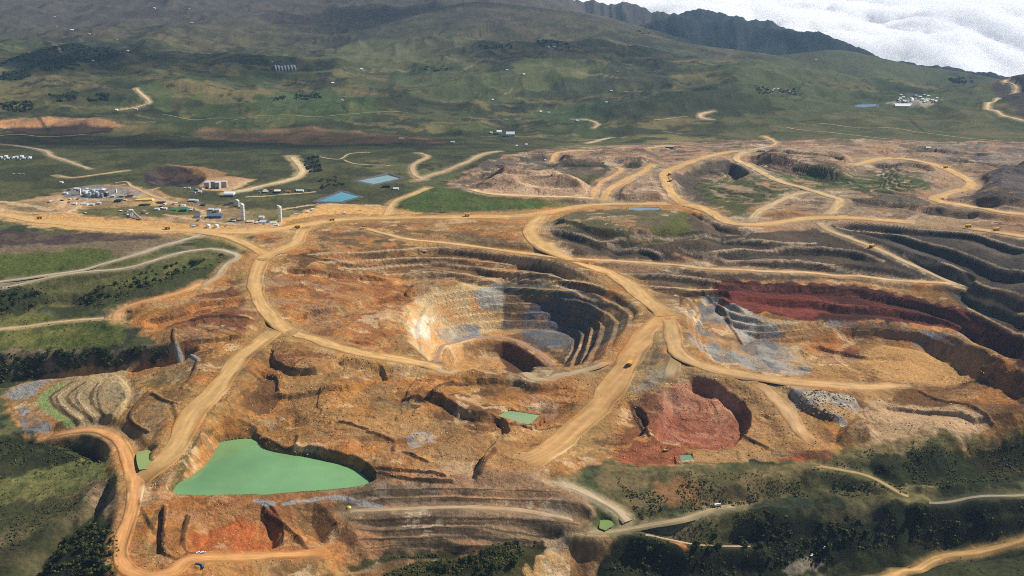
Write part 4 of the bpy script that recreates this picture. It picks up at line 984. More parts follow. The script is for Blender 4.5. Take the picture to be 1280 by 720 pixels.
def house(px, py, wpx, hpx, depth, label, roof='gable', wall=WHITE, roofm=TIN, rot=0.0, cat='building', group=None, name='building', detail=True):
    """wpx, hpx: width and eaves height as seen; depth in metres"""
    o, k = root(name, px, py, label, cat, group, rot)
    w = wpx * k * .88; h = hpx * k * .9; o.location.z = ground_low(o.location, w, depth, rot) - 0.2
    e = 0.35
    MB().box(-w/2, w/2, -depth/2, depth/2, -0.5, h).build('wall', wall, o)
    if roof == 'flat':
        MB().box(-w/2-e, w/2+e, -depth/2-e, depth/2+e, h, h+0.7).build('roof', roofm, o)
    elif roof == 'arch':
        pr = [((depth/2+e) * math.cos(a), h + 0.34 * depth * math.sin(a)) for a in np.linspace(0, math.pi, 11)]
        m = MB(); m.prism(pr, -w/2-e, w/2+e); m.v = [(y, x, z) for x, y, z in m.v]; m.build('roof', roofm, o)
    else:
        m = MB(); m.prism([(-depth/2-e, h), (0, h + 0.26 * depth), (depth/2+e, h)], -w/2-e, w/2+e); m.v = [(y, x, z) for x, y, z in m.v]; m.build('roof', roofm, o)
    if detail:
        n = max(1, int(w / 6))
        dw = min(w * 0.18, 4.0); dh = min(h * 0.7, 4.5)
        MB().box(-w*0.32-dw/2, -w*0.32+dw/2, -depth/2-0.12, -depth/2+0.1, -0.4, dh).build('door', DARKG, o)
        for i in range(n):
            x = -w*0.12 + (i + .5) * (w * 0.56 / n)
            MB().box(x-0.8, x+0.8, -depth/2-0.1, -depth/2+0.1, h*0.45, h*0.75).build('window', GLASS, o)
    return o
# --- silos
def silo(px, py, wpx, hpx, label):
    o, k = root('silo', px, py, label, 'silo', None); r = wpx * k / 2; h = hpx * k
    MB().lathe([(r, -1), (r, h)], 18).build('body', WHITE, o)
    for z in (0.25, 0.5, 0.75): MB().lathe([(r*1.03, h*z), (r*1.05, h*z+0.2), (r*1.03, h*z+0.4)], 18).build('hoop', GREY, o)
    MB().lathe([(r*1.02, h), (r*0.3, h + r*0.7), (0.3, h + r*0.72)], 18).build('roof', WHITE, o)
    MB().box(-r*1.25, -r*0.1, -r*0.6, r*0.6, h + 0.1, h + r*0.8).build('filter_house', WHITE, o)
    m = MB(); m.bar((r+0.5, -0.5, -1), (r+0.5, -0.5, h), .08); m.bar((r+0.5, 0.5, -1), (r+0.5, 0.5, h), .08)
    for i in range(int(h / 1.2)): m.bar((r+0.5, -0.5, i*1.2), (r+0.5, 0.5, i*1.2), .06)
    m.build('ladder', GREY, o)
silo(304, 275, 5.2, 20, 'tall white silo nearest the blue-roofed sheds, leftmost of the tall pair')
silo(350.5, 277, 5.0, 19, 'tall white silo beside the wide dirt yard, right of the pair')
silo(297.5, 258, 4.2, 7.5, 'short white silo behind the two tall ones')
# --- process plant on the left
o, k = root('processing_plant', 118, 245, 'grey steel processing plant with pipes and tanks above the dirt yards', 'plant')
for (x, y, w, d, h, m_) in ((-9,0,5,22,9,GREY),(-3,8,7,18,12,TIN),(4,2,6,20,9,GREY),(9,10,7,16,13,GREY),(0,20,12,14,10,TIN),(14,4,5,12,7,DARKG)):
    x *= k * 1.0; w *= k
    MB().box(x-w/2, x+w/2, y-d/2, y+d/2, -2, h).build('hall', m_, o)
    MB().prism([(x-w/2-.4, h), (x, h+2.2), (x+w/2+.4, h)], y-d/2-.4, y+d/2+.4).build('roof', TIN if m_ is GREY else GREY, o)
for i in range(5): MB().lathe([(3.2, -2), (3.2, 8 + i % 2 * 3), (0.4, 9.2 + i % 2 * 3)], 12, -14 + i * 9, -12).build('tank', TIN if i % 2 else GREY, o)
for i in range(4): MB().bar((-20 + i*2, -8 + i*5, 7 + i), (30, -6 + i*5, 10 + i), .5).build('pipe', GREY, o)
for (px, py, w, h, d, lab, kw) in (
    (100,243.5,2.6,9,5,'slim white tower block standing at the left end of the steel plant',dict(roof='flat')),
    (107,241.5,8.5,3.6,16,'white warehouse beside the slim white tower of the plant',dict(roof='flat')),
    (96,237,5,2,10,'small pale shed up the slope behind the slim white tower',dict()),
    (82.5,242.5,5,2.2,9,'lone white shed left of the steel plant',dict()),
    (145,241,2.2,5,5,'narrow white tower right of the steel plant',dict(roof='flat')),
    (142,246,4,2.4,9,'small grey hut in front of the narrow white tower',dict(wall=GREY)),
    (152,246,6,2,10,'dark low shed right of the plant on rough ground',dict(wall=DARKG,roofm=GREY)),
    (163,246,8,1.6,12,'long low grey shed at the right end of the plant',dict(wall=GREY,roofm=DARKG)),
    (94,256,4.5,2.4,9,'white hut at the left end of the lower shed row',dict()),
    (106,256,9,1.8,10,'long white office row on the lower terrace',dict()),
    (115,256.5,6,2.0,9,'pale office hut right of the long white office row',dict(wall=STUCCO)),
    (124,255,5,2.0,9,'grey workshop hut in the lower shed row',dict(wall=GREY)),
    (148,252,9,2.4,14,'black-roofed workshop near the yellow cover',dict(roof='flat',wall=DARKG,roofm=BLACK)),
    (157,250.5,3.5,1.5,6,'small yellow hut beside the black-roofed workshop',dict(wall=YEL,roofm=YEL)),
    (181,256,15,1.2,14,'low black sheet-covered shelter under the yellow strip',dict(roof='flat',wall=BLACK,roofm=BLACK)),
    (201,253.5,12,1.2,14,'low black sheet-covered shelter right of the yellow strip',dict(roof='flat',wall=BLACK,roofm=BLACK)),
    (196.5,262.5,6,2.2,9,'white shed at the foot of the pale gravel yard',dict()),
    (206.5,261.5,5,2.0,8,'small white shed next to the green hall',dict()),
    (218,262.5,7,1.6,9,'low green roofed shed left of the green hall',dict(wall=GREEN,roofm=GREEN)),
    (231,263.5,8.5,3.6,14,'bright green steel hall',dict(wall=GREEN,roofm=GREEN)),
    (239,263.5,4,1.8,7,'red and white hut right of the green hall',dict(wall=RED)),
    (229,257.5,6,1.8,9,'white shed behind the green hall',dict()),
    (240,251.5,8,2.2,10,'dark shed with pale roof below the white-framed blocks',dict(wall=DARKG)),
    (246,252,4,2.4,8,'white hut beside the dark shed',dict()),
    (254,257,6,2.0,8,'small dark shed left of the tan yard',dict(wall=DARKG,roofm=DARKG)),
    (264,263,7,2.4,10,'grey shed joined to the white box building',dict(wall=GREY)),
    (272,264.5,7.5,3.4,12,'white box building on the tan yard',dict(roof='flat')),
    (247,271,9,2.6,12,'short blue-roofed shed at the yard edge',dict(roofm=BLUE,wall=TIN)),
    (269,271.5,20,3.6,14,'long blue-roofed shed at the yard edge',dict(roofm=BLUE,wall=BLUE)),
    (284,256,8,1.4,10,'dark low shelter left of the short silo',dict(roof='flat',wall=DARKG,roofm=DARKG)),
    (289,254,7,1.4,8,'dark narrow shelter behind the short silo',dict(roof='flat',wall=DARKG,roofm=DARKG)),
    (292,276.5,8,2.0,12,'grey conveyor shed at the foot of the left tall silo',dict(wall=GREY)),
    (313,277.5,9,1.8,12,'long grey shed right of the left tall silo',dict(wall=GREY,roofm=STUCCO)),
    (327,272.5,7,2.2,10,'white shed between the two tall silos, upper one',dict()),
    (329,278.5,9,2.0,12,'grey shed between the two tall silos, lower one',dict(wall=GREY)),
    (342,278,9,1.8,12,'long grey shed at the foot of the right tall silo',dict(wall=GREY)),
    (345,281,7,1.4,8,'low white shed by the haul road below the right silo',dict()),
    (287,245,14,2.6,20,'white arched hangar on the dark yard',dict(roof='arch',wall=DARKG,roofm=WHITE)),
    (347,240.5,8,2.8,12,'dark workshop with white gable among the parked machines',dict(wall=DARKG,roofm=WHITE)),
    (360,240,7,2.0,10,'rusty shed in the machine row',dict(wall=RUSTY,roofm=RUSTY)),
    (375,239.5,10,2.0,10,'white shed at the right end of the machine row',dict()),
    (332,240.5,7,1.8,10,'rusty low shed at the left end of the machine row',dict(wall=RUSTY,roofm=STUCCO)),
    (483,234,11,2.6,14,'dark flat-roofed building below the pale pond',dict(roof='flat',wall=DARKG,roofm=BLACK)),
    (495,237,8,2.0,10,'white shed right of the dark building below the pale pond',dict()),
    (77,228.5,4,1.6,8,'lone white hut on the green slope above the plant',dict()),
    (242,241,6,1.6,8,'pale blue hut in the small camp under the black lagoon',dict(roofm=BLUE)),
    (250,240,5,1.6,8,'white hut in the small camp under the black lagoon',dict()),
    (638,170.5,12,4.0,26,'large white gabled hangar on the plain',dict()),
    (624,167.5,7,2.6,20,'white arched shed left of the large hangar',dict(roof='arch',roofm=WHITE)),
    (614,166.5,3.5,1.6,10,'small white shed left of the arched shed',dict()),
    (646,183,3,1.6,9,'small white hut by the long dark strip, left one',dict()),
    (658,181.5,4,1.6,9,'small white hut by the long dark strip, right one',dict()),
    (502,174,7,1.6,12,'white shed on the brown plain beside the dirt track',dict()),
    (566,179,6,2.0,12,'white shed at the upper end of the long dirt ramp',dict()),
    (683,199,7,1.4,9,'long grey shed among the dark spoil heaps',dict(wall=GREY,rot=0.5)),
    (837,185,10,2.4,14,'dark flat-roofed crusher building at the head of the haul roads',dict(roof='flat',wall=DARKG,roofm=GREY)),
    (952,189.5,8,2.6,14,'pale steel crusher building where the far haul roads meet',dict(wall=TIN,roofm=GREY)),
    (1160,186,7,2.0,12,'white site hut on the far upper bench, left of two',dict()),
    (1173,185.5,5,2.0,12,'blue-roofed site hut on the far upper bench, right of two',dict(roofm=BLUE)),
    (530,311.5,8,2.0,7,'white container office on the bench above the great pit',dict(roof='flat')),
    (722,151.5,4,1.6,9,'white farmhouse beside the short winding track',dict()),
    (758,128.5,3.5,1.6,9,'white farmhouse alone on the dark green slope',dict()),
    (764,114,3.5,1.4,9,'stone farmhouse below the pointed hill',dict(wall=STUCCO)),
    ):
    house(px, py, w, h, d, lab, **kw)
cl = random.Random(17)
for i in range(60):
    z_ = [((60,258),(150,248)), ((90,270),(200,264)), ((190,252),(250,262)), ((240,275),(345,284)), ((320,236),(390,243)), ((230,234),(262,242)), ((80,234),(170,246))][i % 7]
    house(z_[0][0] + (z_[1][0] - z_[0][0]) * cl.random(), z_[0][1] + (z_[1][1] - z_[0][1]) * cl.random(), 2 + 2.6 * cl.random(), .9 + .8 * cl.random(), 5 + 4 * cl.random(), 'small shed or container standing about the dirt yards of the plant', ('flat', 'gable')[i % 2],
          (WHITE, GREY, STUCCO, RUSTY, DARKG)[i % 5], (TIN, GREY, WHITE, RUSTY, BLUE, DARKG)[i % 6], cl.uniform(-.5, .5), 'shed', 'small sheds about the plant yards', 'yard_shed', False)
# the pale double block with its court
o, k = root('workshop_block', 268, 235, 'pale concrete workshop of two tall wings around a court', 'building')
for x, w, d in ((-8.5*k, 6*k, 16), (5*k, 5.5*k, 20)):
    MB().box(x-w/2, x+w/2, -d/2, d/2, -2, 9.5*k*0.8).build('wing', CONC, o)
    MB().box(x-w/2-.6, x+w/2+.6, -d/2-.6, d/2+.6, 9.5*k*0.8, 9.5*k*0.8+.8).build('roof', TIN, o)
    MB().box(x-w*0.2, x+w*0.2, -d/2-.12, -d/2+.1, 0, 4.5).build('door', DARKG, o)
MB().box(-11*k, 14*k, 12, 20, -2, 8.5*k*0.8).build('rear_wing', CONC, o); MB().box(-11.4*k, 14.4*k, 11.5, 20.5, 8.5*k*0.8, 8.5*k*0.8+.8).build('roof', WHITE, o)
# yellow strip, conveyor, domed tanks
o, k = root('covered_stockpile', 180, 250.5, 'long yellow tarpaulin-covered stockpile above the black shelters', 'stockpile', rot=0.12)
w = 24 * k; MB().prism([(-w/2, -1), (-w/2+3, 2.5), (w/2-3, 3.2), (w/2, -1)], -7, 7).build('cover', YEL, o)
for i in range(6): MB().bar((-w*.4 + i*w*.16, -7.1, 0), (-w*.4 + i*w*.16, 7.1, 3.3), .12).build('strap', DARKG, o)
o, k = root('conveyor', 170, 272, 'grey inclined conveyor gallery on legs in the brown yard', 'conveyor', rot=-0.9)
m = MB(); m.bar((-24, 0, 12), (30, 0, 2), 1.4); m.build('gallery', GREY, o)
for x, z in ((-20, 11), (-6, 8.5), (8, 6), (20, 3.6)):
    for y in (-1.2, 1.2): MB().bar((x, y*2, -2), (x, y, z), .25).build('leg', DARKG, o)
MB().box(-30, -22, -4, 4, -2, 13).build('transfer_tower', WHITE, o)
for px, lab in ((260.5, 'white domed tank by the haul road, left of two'), (270.5, 'white domed tank by the haul road, right of two')):
    o, k = root('domed_tank', px, 284.5, lab, 'tank'); r = 3.1 * k
    MB().lathe([(r, -1), (r, 4.2)], 18).build('shell', WHITE, o)
    MB().lathe([(r, 4.2), (r*.9, 5.6), (r*.6, 6.8), (r*.2, 7.4), (.1, 7.5)], 18).build('dome', WHITE, o)
    MB().box(r*.9, r+.3, -.5, .5, -.5, 4.5).build('ladder', GREY, o)
o, k = root('lattice_tower', 1122, 197, 'thin white lattice mast on the upper mine bench', 'mast')
for a, b in ((-1,-1),(1,-1),(1,1),(-1,1)): MB().bar((a*2, b*2, -1), (a*.4, b*.4, 22), .35).build('leg', WHITE, o)
for i in range(5):
    t = 2 - 1.6 * i / 5; MB().bar((-t, -t, i*4.4), (t, t, i*4.4+3.5), .2).build('brace', WHITE, o)
# greenhouses far on the green slope
for i in range(7):
    o = house(344 + i * 4.0, 86 - i * 0.15, 1.5, 0.5, 70, 'pale narrow greenhouse in the row of seven on the green slope', 'arch', TIN, TIN, 0.35, 'greenhouse', 'greenhouse row on the far slope', 'greenhouse', False)
# scattered farms, camps and the settlement
FARMS = [(68,21),(70,33),(90,38),(112,43),(145,50),(160,64),(116,76),(68,105),(193,11),(240,29),(236,11),(146,138),(170,137),(339,77),(416,104),(428,126),(431,122),(452,87),(535,86),(582,88),(616,125),(634,88),(680,146),(686,59),(693,59),(700,60),(676,140),(686,141),(772,90),(655,93),(1020,75)]
for i, (px, py) in enumerate(FARMS):
    house(px, py, 2.6 + (i * 7 % 5) * .3, 1.3, 8 + i % 3 * 2, 'tiny white farmhouse scattered on the green hills', wall=WHITE if i % 4 else STUCCO, roofm=(TIN, RUSTY, WHITE)[i % 3], cat='farmhouse', group='farmhouses scattered on the far hills', name='farmhouse', detail=False)
rr = random.Random(5)
for i in range(34):
    u, v = rr.random(), rr.random(); px = 1122 + 48 * u + (1 - v) * 4; py = 118.5 + 9 * v + abs(u - .5) * 1.5
    house(px, py, 2.2 + 2.2 * rr.random(), 1.1 + .5 * rr.random(), 9 + 7 * rr.random(), 'small pale roofed building in the settlement on the plain', wall=(WHITE, GREY, STUCCO)[i % 3], roofm=(WHITE, TIN, BLUE, GREY, TIN)[i % 5], rot=rr.uniform(-.2, .2), cat='building', group='settlement buildings on the plain', name='settlement_building', detail=False)
house(1137, 130.5, 42, 2.0, 30, 'very long white warehouse along the front of the settlement', wall=WHITE, roofm=WHITE, rot=-0.05)
for i in range(13):
    px = -2 + i * 3.3; py = 198 + (i % 3) * .9 - (i % 2) * 1.2
    house(px, py, 3.4, 1.8 + (i % 2) * .5, 10, 'pale barrack hut in the camp at the left edge', wall=(WHITE, STUCCO, GREY)[i % 3], roofm=(WHITE, TIN, BLUE)[i % 3], cat='hut', group='barrack huts of the left camp', name='barrack_hut', detail=False)
for i in range(9):
    px = 966 + rr.random() * 34; py = 111 + rr.random() * 6
    house(px, py, 2.4, 1.2, 9, 'tiny pale house in the hamlet below the far green hill', wall=STUCCO, roofm=(RUSTY, TIN)[i % 2], cat='house', group='hamlet houses below the far hill', name='hamlet_house', detail=False)
# --- vehicles
def pickup_proto():
    P_ = {}
    m = MB(); m.box(-2.6, 2.6, -.95, .95, .45, 1.05); P_['body'] = [(m.mesh('body', WHITE), (0,0,0))]
    P_['cab'] = [(MB().prism([(-.9,1.05),(-.6,1.8),(.9,1.8),(1.5,1.05)], -.9, .9).mesh('cab', WHITE), (0,0,0))]
    P_['windscreen'] = [(MB().prism([(.95,1.72),(1.0,1.78),(1.52,1.12),(1.46,1.08)], -.8, .8).mesh('windscreen', GLASS), (0,0,0))]
    wm = MB().lathe([(.4,-.15),(.4,.15)], 12, 0, 0, 'y').mesh('wheel', TYRE)
    P_['wheel'] = [(wm, (x, y, .4)) for x in (-1.6, 1.6) for y in (-.9, .9)]
    return P_
def haul_proto():
    P_ = {}
    P_['chassis'] = [(MB().box(-5, 5, -1.8, 1.8, 1.6, 2.6).mesh('chassis', YELM), (0,0,0))]
    P_['dump_bed'] = [(MB().prism([(-5.6,3.2),(-4.6,2.8),(2.2,2.6),(3.2,5.0),(5.8,5.4),(5.8,5.7),(2.8,5.6),(-6.2,5.0)], -2.8, 2.8).mesh('dump_bed', YELM), (0,0,0))]
    P_['cab'] = [(MB().box(3.2, 5.0, -.2, 2.4, 2.6, 4.6).mesh('cab', WHITE), (0,0,0))]
    P_['windscreen'] = [(MB().box(5.0, 5.1, 0, 2.2, 3.5, 4.4).mesh('windscreen', GLASS), (0,0,0))]
    wm = MB().lathe([(1.5,-.6),(1.5,.6)], 16, 0, 0, 'y').mesh('wheel', TYRE)
    P_['wheel'] = [(wm, (x, y, 1.5)) for x, y in ((3.4,-2.1),(3.4,2.1),(-3.2,-1.4),(-3.2,-2.7),(-3.2,1.4),(-3.2,2.7))]
    return P_
def truck_proto():
    P_ = {}
    P_['chassis'] = [(MB().box(-4.6, 4.4, -1.1, 1.1, .7, 1.2).mesh('chassis', DARKG), (0,0,0))]
    P_['cargo_box'] = [(MB().box(-4.6, 2.0, -1.3, 1.3, 1.2, 3.8).mesh('cargo_box', WHITE), (0,0,0))]
    P_['cab'] = [(MB().prism([(2.3,1.0),(2.3,3.2),(3.9,3.2),(4.5,2.2),(4.5,1.0)], -1.2, 1.2).mesh('cab', WHITE), (0,0,0))]
    P_['windscreen'] = [(MB().prism([(3.95,3.1),(4.55,2.2),(4.6,2.25),(4.0,3.15)], -1.0, 1.0).mesh('windscreen', GLASS), (0,0,0))]
    wm = MB().lathe([(.55,-.2),(.55,.2)], 12, 0, 0, 'y').mesh('wheel', TYRE)
    P_['wheel'] = [(wm, (x, y, .55)) for x in (-3.2, -1.9, 3.2) for y in (-1.05, 1.05)]
    return P_
def excavator_proto():
    P_ = {}
    P_['track'] = [(MB().prism([(-2.6,.2),(-2.2,0),(2.2,0),(2.6,.2),(2.6,.9),(2.2,1.1),(-2.2,1.1),(-2.6,.9)], -.4, .4).mesh('track', TYRE), (0, y, 0)) for y in (-1.4, 1.4)]
    P_['house'] = [(MB().box(-2.8, 1.4, -1.5, 1.5, 1.2, 2.8).mesh('house', YELM), (0,0,0))]
    P_['cab'] = [(MB().box(.2, 1.9, .4, 1.5, 1.6, 3.6).mesh('cab', GLASS), (0,0,0))]
    P_['boom'] = [(MB().bar((1.4,-.3,2.2), (4.6,-.3,5.6), .35).mesh('boom', YELM), (0,0,0))]
    P_['stick'] = [(MB().bar((4.6,-.3,5.6), (6.6,-.3,2.4), .25).mesh('stick', YELM), (0,0,0))]
    P_['bucket'] = [(MB().prism([(6.0,2.5),(7.1,2.3),(6.8,1.0),(5.7,1.2)], -1.0, .4).mesh('bucket', DARKG), (0,0,0))]
    return P_
RIM = MB().lathe([(.2,-.48),(.55,-.46),(.55,.46),(.2,.48)], 10, 0, 0, 'y').mesh('rim', GREY)
PROTO = dict(pickup=pickup_proto(), haul_truck=haul_proto(), box_truck=truck_proto(), excavator=excavator_proto())
def vehicle(kind, px, py, rot, label, group=None, scale=1.0):
    cat = dict(pickup='pickup', haul_truck='haul truck', box_truck='truck', excavator='excavator')[kind]
    o, k = root(kind, px, py, label, cat, group, rot); o.scale = (scale,) * 3; o.location.z += 1.15 if on_road(o.location) else 0.1
    for nm, lst in PROTO[kind].items():
        for me, loc in lst:
            c = bpy.data.objects.new(nm, me); COL.objects.link(c); c.parent = o; c.location = loc
            if nm == 'wheel':
                r_ = loc[2]; h_ = bpy.data.objects.new('rim', RIM); COL.objects.link(h_); h_.parent = c; h_.scale = (r_, r_, r_)
def on_road(p):
    for n_, P, L, wd, c_, b_ in ROAD_GEO:
        if np.min((P[:, 0] - p[0]) ** 2 + (P[:, 1] - p[1]) ** 2) < (wd * 0.5 + 4) ** 2: return True
    return False
for v in (
    ('pickup',1015,694.5,.9,'white pickup on the near dirt road, the lower of two'),('pickup',1031,685.5,.9,'white pickup on the near dirt road, the upper of two'),
    ('box_truck',897,634,.35,'white truck parked on the valley road below the red workings'),('pickup',249,692.5,.2,'white pickup beside the orange hollow, left one'),('pickup',254,692.5,.3,'white pickup beside the orange hollow, right one'),
    ('haul_truck',787.5,457,1.2,'haul truck climbing the wide road right of the great pit'),('haul_truck',415,276.5,.3,'haul truck on the main road below the turquoise pond'),('haul_truck',372,285.5,.1,'haul truck turning near the right tall silo'),
    ('haul_truck',837,219,1.3,'haul truck on the upper bend, the farther of two'),('haul_truck',838,227,1.4,'haul truck on the upper bend, the nearer of two'),
    ('haul_truck',1182,210.5,.3,'haul truck at the top of the far right loop'),('haul_truck',1210,285,.2,'haul truck on the right edge road above the dark benches'),('haul_truck',1090,309.5,.6,'haul truck descending the diagonal bench road'),
    ('haul_truck',1245,289,.1,'haul truck near the right end of the edge road'),('haul_truck',584,271,.0,'haul truck on the main road in front of the green pad'),('box_truck',453,287,.1,'long white truck beside the main road junction'),
    ('box_truck',431,267,.8,'large white truck parked on the tan yard under the turquoise pond'),('box_truck',371,269,.4,'white truck at the left edge of the tan yard'),('box_truck',385,265.5,.8,'white truck in the line on the tan yard, middle one'),('box_truck',391,262.5,.8,'white truck in the line on the tan yard, upper one'),
    ('pickup',450,263.5,.2,'white pickup alone at the right of the tan yard'),('pickup',397,255.5,.1,'white pickup on the track below the turquoise pond'),('box_truck',242,284,.1,'red and white truck left of the domed tanks'),
    ('excavator',832,564,.4,'excavator in the small red hollow beside the tiny pond'),('excavator',690,219,.2,'excavator on top of the orange stockpile'),('excavator',1229,468,2.6,'excavator on the floor of the right pit'),('excavator',455,283,1.0,'excavator behind the long white truck'),
    ('pickup',17,217.5,0,'white car parked on the left edge track, first of three'),('pickup',24,217.8,0,'white car parked on the left edge track, middle of three'),('pickup',29,218,0,'white car parked on the left edge track, last of three'),
    ('haul_truck',50,274,.0,'haul truck at the left end of the main road'),('pickup',1046,269,.4,'pickup at the junction of the right haul roads'),('haul_truck',210,287,.0,'haul truck passing the plant on the main road')):
    vehicle(v[0], v[1], v[2], v[3], v[4], None, 1.0 if v[0] != 'pickup' else 1.15)
o, k = root('covered_heap', 436, 635, 'small bright yellow covered heap on the dam crest', 'heap')
MB().lathe([(3.4,-.4),(3.0,1.0),(1.8,2.2),(.4,2.7)], 12).build('cover', YEL, o); MB().lathe([(3.7,-.4),(3.7,.3),(3.3,.4)], 12).build('skirt', DARKG, o)
o, k = root('pond_liner_roll', 250, 707, 'dark blue roll of liner lying in a curve by the lower road', 'liner')
for i in range(6):
    a = -.2 + i * .28; b = a + .28
    MB().bar((9*math.sin(a)-4, 9*math.cos(a)-6, .8), (9*math.sin(b)-4, 9*math.cos(b)-6, .8), .9).build('segment', BLUE, o)

# ---------------------------------------------------------------- trees, scrub, loose rock
M_LEAF = [mat('leaf_dark', (44,54,26), 0.9, 0.4, 0.35, 0.05), mat('leaf_olive', (62,68,32), 0.9, 0.4, 0.35, 0.05)]
M_BARK = mat('bark', (70,58,46), 0.95, 0.3, 1.0, 0.05)
def clump(r, cx, cy, cz, rad, sq=0.8):
    """a small ragged tuft: ten jittered triangles pairs around a centre"""
    v = []; f = []
    t = (1 + 5 ** .5) / 2
    base = np.array([(-1,t,0),(1,t,0),(-1,-t,0),(1,-t,0),(0,-1,t),(0,1,t),(0,-1,-t),(0,1,-t),(t,0,-1),(t,0,1),(-t,0,-1),(-t,0,1)]) / 1.9
    fa = [(0,11,5),(0,5,1),(0,1,7),(0,7,10),(0,10,11),(1,5,9),(5,11,4),(11,10,2),(10,7,6),(7,1,8),(3,9,4),(3,4,2),(3,2,6),(3,6,8),(3,8,9),(4,9,5),(2,4,11),(6,2,10),(8,6,7),(9,8,1)]
    p = base * (0.55 + 0.8 * r.random((12, 1))) * rad * np.array([1, 1, sq]) + np.array([cx, cy, cz])
    return p, fa
def tree_mesh(seed, mt):
    r = np.random.default_rng(seed); vs = []; fs = []; n = 0
    for i in range(16):
        a = r.random() * 6.28; rr_ = r.random() ** .5 * 1.0; z = 0.5 + r.random() * 1.0
        p, fa = clump(r, rr_ * math.cos(a) * (1.2 - .45 * z), rr_ * math.sin(a) * (1.2 - .45 * z), z, 0.34 + .2 * r.random())
        vs.append(p); fs += [tuple(n + k for k in q) for q in fa]; n += 12
    for i in range(90):                                   # loose leaves round the crown
        d = r.normal(size=3); d /= np.linalg.norm(d); c = d * np.array([1.25, 1.25, .8]) * (0.75 + .35 * r.random()) + (0, 0, 1.0); q = r.normal(size=(3, 3)) * .13 + c
        vs.append(q); fs.append((n, n + 1, n + 2)); n += 3
    me = bpy.data.meshes.new('crown'); me.from_pydata(np.concatenate(vs).tolist(), [], fs); me.materials.append(mt); return me
CROWNS = [tree_mesh(500 + i, M_LEAF[i % 2]) for i in range(5)]
tm = MB(); tm.lathe([(.14,-.3),(.1,.4),(.06,.9)], 6); tm.bar((0,0,.5),(.4,.2,1.0),.04); tm.bar((0,0,.4),(-.35,.25,.9),.04); TRUNK = tm.mesh('trunk', M_BARK)
def scatter(poly, n, rng):
    P = W(poly)[:, :2]; out = []
    lo, hi = P.min(0), P.max(0)
    for _ in range(60):
        q = lo + rng.random((n * 2, 2)) * (hi - lo); q = q[inside(q[:, 0], q[:, 1], P)]
        keep = fbm(q[:, 0], q[:, 1], 22, 2, 77) > 0.42; out.append(q[keep])
        if sum(map(len, out)) >= n: break
    return np.concatenate(out)[:n]
tr = np.random.default_rng(9)
ZONES = [
 ([(-5,446),(60,440),(120,440),(180,436),(212,438),(205,448),(130,458),(60,466),(-5,474)], 96, 3.4, 'dark shrubby tree on the cliffs of the left ravine', 'trees on the cliffs of the left ravine'),
 ([(-5,362),(40,360),(65,376),(40,386),(-5,392)], 30, 3.2, 'dark tree in the ravine head at the left edge', 'trees in the ravine head at the left edge'),
 ([(100,372),(150,352),(230,326),(270,318),(275,326),(200,352),(140,376),(100,384)], 60, 2.8, 'dark tree in the line along the grassy gully under the pale roads', 'trees along the grassy gully'),
 ([(55,720),(72,682),(110,656),(142,674),(146,718)], 42, 3.0, 'dark shrub on the bushy hill at the lower left corner', 'shrubs on the lower left hill'),
 ([(500,716),(560,700),(630,690),(652,690),(640,718)], 30, 2.6, 'dark shrub on the rounded hill in front of the dam', 'shrubs on the hill in front of the dam'),
 ([(770,690),(900,664),(1060,650),(1240,645),(1270,655),(1100,676),(900,712),(780,716)], 42, 3.0, 'dark shrub on the shaded slope under the valley road', 'shrubs on the shaded valley slope'),
]
for poly, n, rad, lab, grp in ZONES:
    for q in scatter(poly, n, tr):
        z = float(hsample(q[0], q[1])); s_ = rad * (0.6 + 0.8 * tr.random())
        o = bpy.data.objects.new('shrub_tree', None); COL.objects.link(o); o.location = (q[0], q[1], z - .2); o.scale = (s_, s_, s_ * (0.8 + .5 * tr.random())); o.rotation_euler = (0, 0, tr.random() * 6.28)
        tag(o, lab, 'tree', grp)
        c = bpy.data.objects.new('crown', CROWNS[int(tr.integers(5))]); COL.objects.link(c); c.parent = o
        t = bpy.data.objects.new('trunk', TRUNK); COL.objects.link(t); t.parent = o
def mass(name, label, cat, polys, tones, sq=0.75):
    vs = []; fs = []; cs = []; n = 0; r = np.random.default_rng(len(name))
    for poly, cnt, rad in polys:
        for q in scatter(poly, cnt, r):
            s_ = rad * (0.45 + 0.9 * r.random() ** 2)
            p, fa = clump(r, q[0], q[1], float(hsample(q[0], q[1])) + s_ * .3, s_, sq); vs.append(p); fs.append(np.array(fa) + n); n += 12
            t_ = r.random(); cl = (lin(tones[0]) * (1 - t_) + lin(tones[1]) * t_) * (0.8 + .4 * r.random()); cs.append(np.repeat([(*cl, 1.0)], 12, 0))
    me = bpy.data.meshes.new(name); me.from_pydata(np.concatenate(vs).tolist(), [], np.concatenate(fs).tolist()); me.materials.append(mat(name, rough=0.95, var=0.3, scale=0.5, spec=0.05, vcol=True))
    a = me.color_attributes.new('albedo', 'FLOAT_COLOR', 'POINT'); a.data.foreach_set('color', np.concatenate(cs).astype(np.float32).ravel())
    o = bpy.data.objects.new(name, me); COL.objects.link(o); tag(o, label, cat, None, 'stuff')
